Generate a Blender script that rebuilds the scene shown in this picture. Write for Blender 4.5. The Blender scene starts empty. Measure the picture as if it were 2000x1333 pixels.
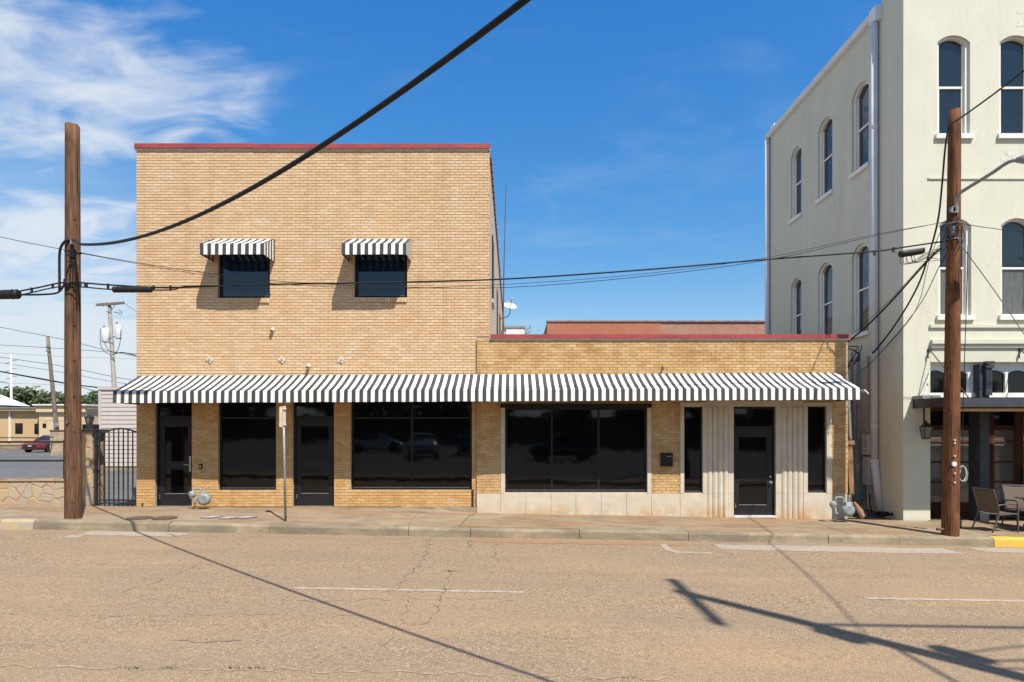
import bpy, math, random
from mathutils import Vector, Matrix
random.seed(7)
D = bpy.data
scene = bpy.context.scene
col = scene.collection

# ---------------------------------------------------------------- camera, world, sun, exposure
CZ, CD, F = 2.245, 16.0, 1280.0          # eye height, distance to the facade, focal length in photo pixels
cam_d = D.cameras.new('camera'); cam = D.objects.new('camera', cam_d); col.objects.link(cam)
cam.location = (0, -CD, CZ); cam.rotation_euler = (math.radians(90), 0, 0)
cam_d.sensor_width = 36.0; cam_d.lens = 36.0 * F / 2000.0
cam_d.shift_y = (840 - 666.5) / 2000.0
cam_d.clip_start = 0.05; cam_d.clip_end = 3000
scene.camera = cam

SUN = Vector((0.60, -1.0, 1.68)).normalized()      # towards the sun
world = D.worlds.new('World'); scene.world = world; world.use_nodes = True
def build_world():
    nt = world.node_tree; n = nt.nodes; l = nt.links; n.clear()
    out = n.new('ShaderNodeOutputWorld'); bg = n.new('ShaderNodeBackground')
    sky = n.new('ShaderNodeTexSky'); sky.sky_type = 'NISHITA'; sky.sun_disc = False
    sky.sun_elevation = math.asin(SUN.z); sky.sun_rotation = math.atan2(SUN.x, SUN.y)
    sky.altitude = 250; sky.air_density = 1.0; sky.dust_density = 0.35; sky.ozone_density = 3.0
    tc = n.new('ShaderNodeTexCoord'); sep = n.new('ShaderNodeSeparateXYZ'); l.new(tc.outputs['Generated'], sep.inputs[0])
    def mth(op, a, b=None, c=None, clamp=False):
        m = n.new('ShaderNodeMath'); m.operation = op; m.use_clamp = clamp
        for i, v in enumerate((a, b, c)):
            if v is None: continue
            if isinstance(v, (int, float)): m.inputs[i].default_value = v
            else: l.new(v, m.inputs[i])
        return m.outputs[0]
    def rng(v, a, b, c, d, smooth=True):
        m = n.new('ShaderNodeMapRange'); m.interpolation_type = 'SMOOTHSTEP' if smooth else 'LINEAR'
        l.new(v, m.inputs[0])
        for i, x in enumerate((a, b, c, d)): m.inputs[i + 1].default_value = x
        return m.outputs[0]
    X, Y, Z = sep.outputs
    # flat cloud layer: project the direction on a plane high above
    den = mth('ADD', mth('MAXIMUM', Z, 0.0), 0.16)
    comb = n.new('ShaderNodeCombineXYZ'); l.new(mth('DIVIDE', X, den), comb.inputs[0]); l.new(mth('DIVIDE', Y, den), comb.inputs[1])
    mp = n.new('ShaderNodeMapping'); mp.inputs['Rotation'].default_value = (0, 0, 0.75); mp.inputs['Scale'].default_value = (0.85, 1.5, 1)
    mp.inputs['Location'].default_value = (3.3, 1.2, 0.0)
    l.new(comb.outputs[0], mp.inputs[0])
    n1 = n.new('ShaderNodeTexNoise'); n1.inputs['Scale'].default_value = 0.9; n1.inputs['Detail'].default_value = 9; n1.inputs['Roughness'].default_value = 0.55
    n1.inputs['Distortion'].default_value = 1.3; l.new(mp.outputs[0], n1.inputs['Vector'])
    n2 = n.new('ShaderNodeTexNoise'); n2.inputs['Scale'].default_value = 4.0; n2.inputs['Detail'].default_value = 7; n2.inputs['Distortion'].default_value = 1.6
    l.new(mp.outputs[0], n2.inputs['Vector'])
    bank = rng(X, -0.22, -0.58, 0.0, 1.0)                   # a bank of thin cloud off to the west
    thr = mth('ADD', n1.outputs['Fac'], mth('MULTIPLY', mth('SUBTRACT', n2.outputs['Fac'], 0.5), 0.34))
    cov = mth('ADD', thr, mth('MULTIPLY', bank, 0.22))
    fac = mth('MULTIPLY', rng(cov, 0.555, 0.83, 0.0, 0.92), rng(bank, 0.0, 0.3, 0.12, 1.0))
    low = mth('MULTIPLY', rng(Z, 0.40, 0.12, 0.0, 0.86), rng(X, -0.30, -0.56, 0.0, 1.0))
    fac = mth('MAXIMUM', fac, mth('MULTIPLY', low, rng(n2.outputs['Fac'], 0.32, 0.6, 0.62, 1.0)))
    mix = n.new('ShaderNodeMix'); mix.data_type = 'RGBA'
    hsv = n.new('ShaderNodeHueSaturation'); hsv.inputs['Saturation'].default_value = 1.28; hsv.inputs['Value'].default_value = 1.0
    l.new(sky.outputs[0], hsv.inputs['Color'])
    sc_ = n.new('ShaderNodeSeparateColor'); cc_ = n.new('ShaderNodeCombineColor'); l.new(hsv.outputs[0], sc_.inputs[0])
    for ch, (gain, gam) in enumerate(((0.92, 1.22), (1.10, 0.84), (2.15, 0.46))):      # the photograph's deeper, more even blue
        v_ = mth('MULTIPLY', mth('POWER', mth('MINIMUM', sc_.outputs[ch], 6.0), gam), gain)
        if ch == 0: red_ = v_
        elif ch == 1: l.new(mth('MINIMUM', red_, mth('MULTIPLY', v_, 0.84)), cc_.inputs[0]); l.new(v_, cc_.inputs[1])
        else: l.new(v_, cc_.inputs[2])
    l.new(fac, mix.inputs[0]); l.new(cc_.outputs[0], mix.inputs[6]); mix.inputs[7].default_value = (4.3, 4.65, 5.1, 1)
    l.new(mix.outputs[2], bg.inputs[0]); bg.inputs[1].default_value = 0.115
    l.new(bg.outputs[0], out.inputs[0])
build_world()
sun_d = D.lights.new('sun', 'SUN'); sun_d.energy = 4.6; sun_d.angle = math.radians(0.55); sun_d.color = (1.0, 0.945, 0.86)
sun_o = D.objects.new('sun', sun_d); col.objects.link(sun_o); sun_o.location = (10, -20, 30)
sun_o.rotation_euler = (-SUN).to_track_quat('-Z', 'Y').to_euler()
vs = scene.view_settings; vs.view_transform = 'Standard'; vs.look = 'None'; vs.exposure = 0.62; vs.gamma = 1.0
try: vs.use_curve_mapping = False
except Exception: pass
scene.render.engine = 'CYCLES'

# ---------------------------------------------------------------- coordinates
def P(px, py, Y=0.0):                      # photo pixel -> world point standing at depth Y
    d = Y + CD
    return ((px - 1000) * d / F, Y, CZ + (840 - py) * d / F)
def fx(px): return (px - 1000) / 80.0
def fz(py): return CZ + (840 - py) / 80.0
def clampx(X): return max(-45.0, min(45.0, X))
def zroad(X): return -0.018 * clampx(X)
def zk(X): return zroad(X) + 0.19
def zw(X):
    r = zk(X) + 0.02
    if X < -2.6: return max(0.36, r)
    if X < -0.87:
        t = (X + 2.6) / 1.73
        return 0.36 * (1 - t) + r * t
    return r
KY, KB = -2.40, -2.20                      # kerb front and back
def zside(X, Y):                           # sidewalk height
    t = max(0.0, min(1.0, (Y - KB) / (0 - KB)))
    return zk(X) * (1 - t) + zw(X) * t
def R(px, py, lift=0.0):                   # photo pixel -> point on the road
    d = CZ / ((py - 840) / F - 0.018 * (px - 1000) / F)
    X = (px - 1000) * d / F
    return (X, d - CD, zroad(X) + lift)

# ---------------------------------------------------------------- materials
def newmat(name):
    m = D.materials.new(name); m.use_nodes = True
    nt = m.node_tree; b = nt.nodes['Principled BSDF']
    return m, nt, nt.nodes, nt.links, b
def mixc(n, l, fac, a, b, mode='MIX'):
    m = n.new('ShaderNodeMix'); m.data_type = 'RGBA'; m.blend_type = mode
    for idx, v in ((0, fac), (6, a), (7, b)):
        if isinstance(v, (int, float)): m.inputs[idx].default_value = v
        elif isinstance(v, tuple): m.inputs[idx].default_value = (*v, 1)
        else: l.new(v, m.inputs[idx])
    return m.outputs[2]
def ramp(n, l, v, a, b, c=0.0, d=1.0):
    m = n.new('ShaderNodeMapRange'); l.new(v, m.inputs[0])
    for i, x in enumerate((a, b, c, d)): m.inputs[i + 1].default_value = x
    return m.outputs[0]
def coords(n, l, kind='World', scale=(1, 1, 1), rot=(0, 0, 0)):
    mp = n.new('ShaderNodeMapping'); mp.inputs['Scale'].default_value = scale; mp.inputs['Rotation'].default_value = rot
    if kind == 'World':
        g = n.new('ShaderNodeNewGeometry'); l.new(g.outputs['Position'], mp.inputs[0])
    else:
        t = n.new('ShaderNodeTexCoord'); l.new(t.outputs[kind], mp.inputs[0])
    return mp.outputs[0]
def noise(n, l, vec, scale, detail=5, rough=0.55, dist=0.0):
    t = n.new('ShaderNodeTexNoise'); t.inputs['Scale'].default_value = scale; t.inputs['Detail'].default_value = detail
    t.inputs['Roughness'].default_value = rough; t.inputs['Distortion'].default_value = dist
    l.new(vec, t.inputs['Vector']); return t.outputs['Fac']
def bump(n, l, b, h, strength, dist):
    bp = n.new('ShaderNodeBump'); bp.inputs['Strength'].default_value = strength; bp.inputs['Distance'].default_value = dist
    l.new(h, bp.inputs['Height']); l.new(bp.outputs[0], b.inputs['Normal'])
def M(name, c1, c2=None, scale=6, rough=0.6, metal=0.0, bmp=0.0, bdist=0.01, stretch=(1, 1, 1), c3=None, s3=0.6, spec=0.5, coat=0.0, lo=0.35, hi=0.65):
    m, nt, n, l, b = newmat(name)
    b.inputs['Roughness'].default_value = rough; b.inputs['Metallic'].default_value = metal
    b.inputs['Specular IOR Level'].default_value = spec; b.inputs['Coat Weight'].default_value = coat
    if c2 is None: c2 = tuple(x * 0.8 for x in c1)
    v = coords(n, l, 'World', stretch)
    f = noise(n, l, v, scale)
    c = mixc(n, l, ramp(n, l, f, lo, hi), c1, c2)
    if c3 is not None:
        c = mixc(n, l, ramp(n, l, noise(n, l, coords(n, l), s3, 6, 0.6), 0.5, 0.72), c, c3)
    l.new(c, b.inputs['Base Color'])
    if bmp: bump(n, l, b, noise(n, l, v, scale * 3, 6), bmp, bdist)
    return m
def brick_mat(name, cols, stain, mottled=False):
    m, nt, n, l, b = newmat(name); b.inputs['Roughness'].default_value = 0.85; b.inputs['Specular IOR Level'].default_value = 0.25
    g = n.new('ShaderNodeNewGeometry'); oi = n.new('ShaderNodeObjectInfo')
    a = n.new('ShaderNodeMath'); a.operation = 'ADD'; l.new(g.outputs['Random Per Island'], a.inputs[0]); l.new(oi.outputs['Random'], a.inputs[1])
    fr = n.new('ShaderNodeMath'); fr.operation = 'FRACT'; l.new(a.outputs[0], fr.inputs[0])
    cr = n.new('ShaderNodeValToRGB'); els = cr.color_ramp.elements
    els[0].position = 0; els[0].color = (*cols[0], 1); els[1].position = 1; els[1].color = (*cols[-1], 1)
    for i, c in enumerate(cols[1:-1]):
        e = els.new((i + 1) / (len(cols) - 1)); e.color = (*c, 1)
    l.new(fr.outputs[0], cr.inputs[0])
    v = coords(n, l)
    c = mixc(n, l, ramp(n, l, noise(n, l, v, 90, 3), 0.3, 0.75, 0.0, 0.34), cr.outputs[0], tuple(x * 0.66 for x in cols[1]))
    big = noise(n, l, coords(n, l, 'World', (1, 1, 1.6)), 0.85 if not mottled else 1.3, 7, 0.68)
    c = mixc(n, l, ramp(n, l, big, 0.49, 0.70, 0, 0.85 if mottled else 0.42), c, stain)
    big2 = noise(n, l, coords(n, l, 'World', (1.7, 1, 1.1)), 1.1, 6, 0.7, 0.6)
    c = mixc(n, l, ramp(n, l, big2, 0.52, 0.8, 0, 0.38), c, (0.62, 0.51, 0.37))
    run = noise(n, l, coords(n, l, 'World', (2.2, 2.2, 0.14)), 1.5, 7, 0.66)          # rain streaks down the wall
    c = mixc(n, l, ramp(n, l, run, 0.54, 0.76, 0, 0.5), c, tuple(x * 0.66 for x in stain))
    l.new(c, b.inputs['Base Color']); bump(n, l, b, noise(n, l, v, 120, 4), 0.5, 0.004)
    return m
def glass_dark(name, c=(0.003, 0.003, 0.0035), rough=0.035, wob=0.16, ior=1.46):
    m, nt, n, l, b = newmat(name); b.inputs['Base Color'].default_value = (*c, 1); b.inputs['Roughness'].default_value = rough
    b.inputs['IOR'].default_value = ior
    bump(n, l, b, noise(n, l, coords(n, l), 1.1, 2), wob, 0.02); return m
def wood_mat(name, c1, c2, c3, sz=0.08):
    m, nt, n, l, b = newmat(name); b.inputs['Roughness'].default_value = 0.8; b.inputs['Specular IOR Level'].default_value = 0.2
    v = coords(n, l, 'World', (1, 1, sz)); f = noise(n, l, v, 22, 8, 0.6, 0.4)
    c = mixc(n, l, ramp(n, l, f, 0.34, 0.66), c1, c2)
    v2 = coords(n, l, 'World', (1, 1, 0.03)); f2 = noise(n, l, v2, 60, 4)
    c = mixc(n, l, ramp(n, l, f2, 0.57, 0.66, 0, 0.85), c, c3)
    blot = noise(n, l, coords(n, l, 'World', (1, 1, .45)), 3.2, 5)
    c = mixc(n, l, ramp(n, l, blot, 0.50, 0.74, 0, 0.75), c, c3)
    grey = noise(n, l, coords(n, l, 'World', (1.4, 1.4, .10)), 7, 7, 0.7)              # sun-bleached flakes
    c = mixc(n, l, ramp(n, l, grey, 0.58, 0.70, 0, 0.55), c, tuple(min(1, x * 1.9 + .03) for x in c1))
    split = noise(n, l, coords(n, l, 'World', (1, 1, .012)), 46, 3, 0.5, 0.5)          # drying splits
    c = mixc(n, l, ramp(n, l, split, 0.62, 0.66, 0, 0.9), c, tuple(x * 0.3 for x in c3))
    l.new(c, b.inputs['Base Color']); bump(n, l, b, split, -0.9, 0.02); return m
def road_color(n, l):
    v = coords(n, l)
    vo = n.new('ShaderNodeTexVoronoi'); vo.inputs['Scale'].default_value = 74; l.new(v, vo.inputs['Vector'])
    cr = n.new('ShaderNodeValToRGB'); e = cr.color_ramp.elements
    e[0].position = 0.0; e[0].color = (0.16, 0.125, 0.095, 1); e[1].position = 1.0; e[1].color = (0.58, 0.48, 0.36, 1)
    for p, c in ((0.25, (0.265, 0.19, 0.118)), (0.5, (0.345, 0.248, 0.155)), (0.7, (0.39, 0.295, 0.195)), (0.86, (0.32, 0.26, 0.20))):
        x = e.new(p); x.color = (*c, 1)
    sp = n.new('ShaderNodeSeparateColor'); l.new(vo.outputs['Color'], sp.inputs[0]); l.new(sp.outputs[0], cr.inputs[0])
    c = mixc(n, l, ramp(n, l, vo.outputs['Distance'], 0.30, 0.68, 0, 0.62), cr.outputs[0], (0.095, 0.074, 0.056))
    c = mixc(n, l, ramp(n, l, noise(n, l, v, 15, 4, 0.7), 0.42, 0.66, 0, 0.6), c, (0.19, 0.15, 0.115))
    c = mixc(n, l, ramp(n, l, noise(n, l, v, 33, 3, 0.6), 0.60, 0.72, 0, 0.65), c, (0.56, 0.45, 0.33))
    vo2 = n.new('ShaderNodeTexVoronoi'); vo2.inputs['Scale'].default_value = 25; l.new(v, vo2.inputs['Vector'])
    sp2 = n.new('ShaderNodeSeparateColor'); l.new(vo2.outputs['Color'], sp2.inputs[0])
    c = mixc(n, l, ramp(n, l, sp2.outputs[1], 0.86, 0.95, 0, 0.55), c, (0.115, 0.095, 0.085))
    big = noise(n, l, coords(n, l, 'World', (0.5, 1.3, 1)), 0.7, 6, 0.62)
    c = mixc(n, l, ramp(n, l, big, 0.44, 0.72, 0, 0.5), c, (0.25, 0.20, 0.148))
    streak = noise(n, l, coords(n, l, 'World', (0.09, 1.7, 1)), 1.4, 5, 0.6)
    c = mixc(n, l, ramp(n, l, streak, 0.52, 0.72, 0, 0.55), c, (0.20, 0.155, 0.115))
    warm = noise(n, l, coords(n, l, 'World', (0.4, 0.9, 1)), 0.45, 4)
    c = mixc(n, l, ramp(n, l, warm, 0.48, 0.7, 0, 0.4), c, (0.37, 0.25, 0.145))
    spot = noise(n, l, coords(n, l, 'World', (0.6, 1.5, 1)), 2.3, 5)
    c = mixc(n, l, ramp(n, l, spot, 0.66, 0.78, 0, 0.6), c, (0.115, 0.095, 0.08))
    track = n.new('ShaderNodeTexWave'); track.wave_type = 'BANDS'; track.bands_direction = 'Y'; track.inputs['Scale'].default_value = 0.175     # wheel paths along the street
    track.inputs['Distortion'].default_value = 1.6; track.inputs['Detail'].default_value = 3; track.inputs['Detail Scale'].default_value = 0.5; l.new(coords(n, l, 'World', (0.12, 1, 1)), track.inputs['Vector'])
    c = mixc(n, l, ramp(n, l, track.outputs['Fac'], 0.55, 1.0, 0, 0.3), c, (0.205, 0.165, 0.125))
    oil = noise(n, l, coords(n, l, 'World', (0.8, 1, 1)), 1.15, 4, 0.5)
    c = mixc(n, l, ramp(n, l, oil, 0.69, 0.76, 0, 0.45), c, (0.10, 0.085, 0.07))
    c = mixc(n, l, 1.0, c, (1.17, 1.10, 0.99), 'MULTIPLY')
    return c, vo.outputs['Distance']
def road_mat(name, over=None, lo=0.4, hi=0.6, amount=1.0, sc=9):
    m, nt, n, l, b = newmat(name); b.inputs['Roughness'].default_value = 0.92; b.inputs['Specular IOR Level'].default_value = 0.2
    c, h = road_color(n, l)
    if over: c = mixc(n, l, ramp(n, l, noise(n, l, coords(n, l, 'World', (0.5, 1, 1)), sc, 8, 0.75), lo, hi, 0, amount), c, over)
    l.new(c, b.inputs['Base Color']); bump(n, l, b, h, 0.55, 0.012); return m
def concrete_mat(name, a, b_, stain, grit=140, st=0.5):
    m, nt, n, l, b = newmat(name); b.inputs['Roughness'].default_value = 0.9; b.inputs['Specular IOR Level'].default_value = 0.2
    v = coords(n, l)
    c = mixc(n, l, ramp(n, l, noise(n, l, v, 2.6, 7, 0.65), 0.36, 0.64), a, b_)
    c = mixc(n, l, ramp(n, l, noise(n, l, coords(n, l, 'World', (0.32, 1.3, 1)), 1.5, 8, 0.7, 0.5), 0.44, 0.60, 0, st), c, stain)
    c = mixc(n, l, ramp(n, l, noise(n, l, coords(n, l, 'World', (0.45, 1.5, 1)), 1.7, 8, 0.72, 1.0), 0.47, 0.62, 0, 0.72), c, (0.13, 0.112, 0.09))
    g = noise(n, l, v, grit, 3)
    c = mixc(n, l, ramp(n, l, g, 0.35, 0.7, 0, 0.35), c, tuple(x * 0.6 for x in a))
    c = mixc(n, l, 1.0, c, (1.06, 1.0, 0.92), 'MULTIPLY')
    l.new(c, b.inputs['Base Color']); bump(n, l, b, g, 0.35, 0.006); return m
def stone_mat(name):                       # limestone panels, rusty where water runs off at the foot
    m, nt, n, l, b = newmat(name); b.inputs['Roughness'].default_value = 0.85; b.inputs['Specular IOR Level'].default_value = 0.25
    v = coords(n, l)
    c = mixc(n, l, ramp(n, l, noise(n, l, v, 3.0, 7, 0.6), 0.35, 0.65), (0.585, 0.515, 0.405), (0.50, 0.44, 0.35))
    g = n.new('ShaderNodeNewGeometry'); sp = n.new('ShaderNodeSeparateXYZ'); l.new(g.outputs['Position'], sp.inputs[0])
    hz = ramp(n, l, sp.outputs[2], 0.10, 0.52, 1, 0)
    mu = n.new('ShaderNodeMath'); mu.operation = 'MULTIPLY'; l.new(hz, mu.inputs[0])
    l.new(ramp(n, l, noise(n, l, coords(n, l, 'World', (1, 1, 0.7)), 2.6, 6, 0.7), 0.40, 0.60), mu.inputs[1])
    c = mixc(n, l, mu.outputs[0], c, (0.47, 0.275, 0.105))
    c = mixc(n, l, ramp(n, l, noise(n, l, v, 160, 2), 0.4, 0.7, 0, 0.25), c, (0.40, 0.34, 0.27))
    l.new(c, b.inputs['Base Color']); bump(n, l, b, noise(n, l, v, 150, 3), 0.25, 0.004); return m
def stucco_mat(name):
    m, nt, n, l, b = newmat(name); b.inputs['Roughness'].default_value = 0.88; b.inputs['Specular IOR Level'].default_value = 0.2
    v = coords(n, l)
    c = mixc(n, l, ramp(n, l, noise(n, l, coords(n, l, 'World', (1, 1, .5)), 1.2, 6, 0.6), 0.35, 0.7), (0.60, 0.585, 0.475), (0.55, 0.535, 0.43))
    vc = n.new('ShaderNodeTexVoronoi'); vc.feature = 'DISTANCE_TO_EDGE'; vc.inputs['Scale'].default_value = 0.42
    va = n.new('ShaderNodeVectorMath'); va.operation = 'ADD'; nz = n.new('ShaderNodeTexNoise'); nz.inputs['Scale'].default_value = 2.6; nz.inputs['Detail'].default_value = 8; l.new(v, nz.inputs['Vector'])
    l.new(v, va.inputs[0]); l.new(nz.outputs['Color'], va.inputs[1]); l.new(va.outputs[0], vc.inputs['Vector'])
    mk = n.new('ShaderNodeMath'); mk.operation = 'MULTIPLY'; l.new(ramp(n, l, vc.outputs['Distance'], 0.0, 0.008, 0.35, 0.0), mk.inputs[0]); l.new(ramp(n, l, noise(n, l, v, 0.8, 3), 0.50, 0.60), mk.inputs[1])
    c = mixc(n, l, mk.outputs[0], c, (0.30, 0.27, 0.21))
    c = mixc(n, l, ramp(n, l, noise(n, l, coords(n, l, 'World', (1.6, 1.6, .16)), 1.6, 7, 0.65), 0.55, 0.75, 0, 0.5), c, (0.47, 0.43, 0.34))
    c = mixc(n, l, ramp(n, l, noise(n, l, v, 1.9, 9, 0.75, 0.8), 0.68, 0.75, 0, 0.6), c, (0.34, 0.32, 0.25))
    l.new(c, b.inputs['Base Color']); bump(n, l, b, noise(n, l, v, 14, 8, 0.7), 0.3, 0.02); return m
def redbrick_mat(name, a, b_, mortar):
    m, nt, n, l, b = newmat(name); b.inputs['Roughness'].default_value = 0.9
    v = coords(n, l, 'World', (1, 1, 1), (math.radians(90), 0, 0))
    br = n.new('ShaderNodeTexBrick'); l.new(v, br.inputs['Vector']); br.inputs['Scale'].default_value = 1.0
    br.inputs['Brick Width'].default_value = 0.21; br.inputs['Row Height'].default_value = 0.07; br.inputs['Mortar Size'].default_value = 0.008
    br.inputs['Color1'].default_value = (*a, 1); br.inputs['Color2'].default_value = (*b_, 1); br.inputs['Mortar'].default_value = (*mortar, 1)
    c = mixc(n, l, ramp(n, l, noise(n, l, coords(n, l), 1.1, 6, 0.7), 0.45, 0.7, 0, 0.4), br.outputs[0], mortar)
    l.new(c, b.inputs['Base Color']); return m
def leaf_mat(name, a, b_):
    m, nt, n, l, b = newmat(name); b.inputs['Roughness'].default_value = 0.6
    g = n.new('ShaderNodeNewGeometry')
    l.new(mixc(n, l, g.outputs['Random Per Island'], a, b_), b.inputs['Base Color'])
    try: b.inputs['Subsurface Weight'].default_value = 0.0
    except Exception: pass
    return m

mt = {}
mt['brick'] = brick_mat('tan_brick', [(0.565, 0.375, 0.215), (0.605, 0.41, 0.24), (0.63, 0.455, 0.285), (0.59, 0.38, 0.205), (0.66, 0.50, 0.33), (0.565, 0.355, 0.185)], (0.59, 0.365, 0.19))
mt['brick_low'] = brick_mat('orange_brick', [(0.51, 0.31, 0.12), (0.55, 0.35, 0.155), (0.575, 0.385, 0.185), (0.47, 0.27, 0.10), (0.61, 0.435, 0.235), (0.45, 0.255, 0.095)], (0.345, 0.17, 0.055), True)
mt['brick_base'] = brick_mat('orange_base_brick', [(0.52, 0.30, 0.105), (0.56, 0.335, 0.13), (0.575, 0.37, 0.165), (0.48, 0.26, 0.085), (0.61, 0.41, 0.20), (0.50, 0.275, 0.09)], (0.44, 0.225, 0.07))
mt['mortar'] = M('mortar', (0.37, 0.295, 0.215), (0.43, 0.345, 0.255), 8, 0.95)
mt['mortar_pale'] = M('pale_mortar', (0.52, 0.43, 0.31), (0.42, 0.33, 0.22), 8, 0.95)
mt['coping'] = M('red_metal', (0.35, 0.050, 0.048), (0.25, 0.038, 0.038), 1.3, 0.5, stretch=(1, 1, 3))
mt['alu'] = M('white_aluminium', (0.68, 0.66, 0.63), None, 5, 0.4)
mt['glass'] = glass_dark('tinted_glass')
mt['glass_up'] = glass_dark('upper_glass', (0.004, 0.016, 0.045), 0.02, 0.03, 1.6)  # blue base colour stands in for sky reflected in the panes
mt['glass_old'] = glass_dark('old_glass', (0.010, 0.014, 0.020), 0.04, 0.9, 1.75)
mt['curtain'] = M('curtain', (0.075, 0.075, 0.07), (0.13, 0.13, 0.12), 9, 0.25, stretch=(3, 3, 0.3), coat=0.6)
mt['frame'] = M('bronze_black_frame', (0.009, 0.0085, 0.009), (0.013, 0.012, 0.012), 6, 0.5, spec=0.3)
mt['door'] = M('black_door_paint', (0.011, 0.0105, 0.012), (0.015, 0.0145, 0.016), 5, 0.5, spec=0.3)
mt['steel'] = M('brushed_steel', (0.55, 0.55, 0.55), (0.42, 0.42, 0.42), 30, 0.28, 1.0)
mt['galv'] = M('galvanised', (0.30, 0.31, 0.315), (0.20, 0.205, 0.21), 14, 0.5, 0.4, 0.1)
mt['stone'] = stone_mat('limestone')
mt['awn_w'] = M('awning_white', (0.79, 0.77, 0.72), (0.71, 0.69, 0.64), 1.6, 0.8, c3=(0.60, 0.575, 0.52), s3=2.4)
mt['awn_d'] = M('awning_charcoal', (0.036, 0.038, 0.042), (0.050, 0.051, 0.053), 1.6, 0.8)
mt['black'] = M('black_iron', (0.016, 0.016, 0.017), (0.024, 0.023, 0.023), 12, 0.5)
mt['rubber'] = M('cable_black', (0.006, 0.0055, 0.0055), (0.010, 0.0095, 0.009), 9, 0.6, spec=0.3)
mt['plastic'] = M('splice_black', (0.009, 0.009, 0.0095), (0.015, 0.015, 0.015), 8, 0.55, bmp=0.2, spec=0.35)
mt['pole'] = wood_mat('pole_wood', (0.175, 0.088, 0.046), (0.085, 0.042, 0.024), (0.028, 0.016, 0.011))
mt['pole_red'] = wood_mat('pole_wood_red', (0.205, 0.082, 0.030), (0.105, 0.042, 0.018), (0.030, 0.014, 0.009))
mt['pole_grey'] = wood_mat('pole_wood_grey', (0.46, 0.41, 0.36), (0.36, 0.31, 0.27), (0.22, 0.19, 0.16))
mt['pole_brown'] = wood_mat('pole_wood_brown', (0.22, 0.165, 0.13), (0.16, 0.12, 0.095), (0.09, 0.07, 0.06))
mt['road'] = road_mat('chip_seal')
mt['dash'] = road_mat('worn_white_paint', (0.50, 0.47, 0.42), 0.32, 0.64, 0.7, 13)
mt['patch'] = road_mat('pale_patch', (0.40, 0.365, 0.31), 0.25, 0.62, 0.8, 16)
mt['rust'] = road_mat('rust_stain', (0.34, 0.165, 0.065), 0.3, 0.75, 0.8, 4)
mt['seam'] = road_mat('straw_seam', (0.45, 0.36, 0.24), 0.35, 0.65, 0.7, 6)
mt['crack'] = M('crack', (0.12, 0.095, 0.072), (0.19, 0.15, 0.115), 30, 0.95)
mt['walk'] = concrete_mat('sidewalk_concrete', (0.315, 0.262, 0.193), (0.255, 0.212, 0.155), (0.275, 0.165, 0.085), 140, 0.9)
mt['kerb'] = concrete_mat('kerb_concrete', (0.325, 0.275, 0.20), (0.25, 0.21, 0.15), (0.17, 0.145, 0.105), 90, 0.8)
mt['apron'] = concrete_mat('apron_concrete', (0.35, 0.30, 0.225), (0.27, 0.23, 0.175), (0.25, 0.21, 0.155))
def yellow_mat(name, lo, hi):
    m, nt, n, l, b = newmat(name); b.inputs['Roughness'].default_value = 0.8
    c = mixc(n, l, ramp(n, l, noise(n, l, coords(n, l), 5, 7, 0.7), lo, hi), (0.62, 0.36, 0.045), (0.34, 0.29, 0.21))
    l.new(c, b.inputs['Base Color']); return m
mt['yellow'] = yellow_mat('kerb_yellow', 0.55, 0.75); mt['yellow_worn'] = yellow_mat('kerb_yellow_worn', 0.28, 0.50)
mt['soil'] = M('joint_dirt', (0.12, 0.095, 0.07), (0.2, 0.16, 0.11), 10, 0.95)
mt['asphalt'] = M('lot_asphalt', (0.095, 0.092, 0.09), (0.125, 0.122, 0.118), 2.0, 0.92, bmp=0.2, c3=(0.075, 0.073, 0.071), s3=0.25)
mt['earth'] = M('ground_earth', (0.16, 0.15, 0.10), (0.12, 0.12, 0.075), 0.3, 0.95)
mt['stucco'] = stucco_mat('cream_stucco')
mt['trim'] = M('cream_white_trim', (0.78, 0.755, 0.69), (0.70, 0.68, 0.62), 4, 0.6)
mt['gutter'] = M('white_gutter', (0.74, 0.735, 0.72), (0.66, 0.66, 0.65), 2, 0.45)
mt['pipe'] = M('downspout_grey_white', (0.64, 0.645, 0.68), (0.56, 0.565, 0.6), 2, 0.5)
mt['peel'] = M('bare_plaster', (0.68, 0.67, 0.63), (0.50, 0.48, 0.43), 20, 0.9)
mt['awood'] = wood_mat('door_wood', (0.115, 0.042, 0.020), (0.07, 0.027, 0.014), (0.030, 0.013, 0.008), 0.2)
mt['bamboo'] = M('bamboo', (0.50, 0.34, 0.17), (0.42, 0.27, 0.13), 10, 0.7, stretch=(0.3, 1, 4))
mt['blind'] = M('blind', (0.10, 0.088, 0.078), (0.15, 0.135, 0.12), 3, 0.25, stretch=(.3, 1, 16), coat=0.7)
mt['slate'] = M('slate_paint', (0.040, 0.046, 0.056), (0.026, 0.029, 0.035), 7, 0.6)
mt['sideplaster'] = M('side_plaster', (0.56, 0.45, 0.33), (0.48, 0.38, 0.28), 2, 0.9, stretch=(1, 1, 2), bmp=0.3)
mt['siding'] = M('pink_grey_siding', (0.50, 0.435, 0.395), (0.46, 0.40, 0.365), 3, 0.6)
mt['tanwall'] = redbrick_mat('tan_far_brick', (0.50, 0.32, 0.155), (0.54, 0.36, 0.185), (0.46, 0.32, 0.18))
mt['tantrim'] = M('tan_trim', (0.60, 0.45, 0.28), (0.54, 0.41, 0.26), 3, 0.8)
mt['redbrick'] = redbrick_mat('red_brick', (0.40, 0.115, 0.062), (0.34, 0.095, 0.055), (0.40, 0.20, 0.13))
mt['redbrick_old'] = redbrick_mat('old_red_brick', (0.36, 0.125, 0.08), (0.26, 0.10, 0.07), (0.42, 0.31, 0.23))
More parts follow.
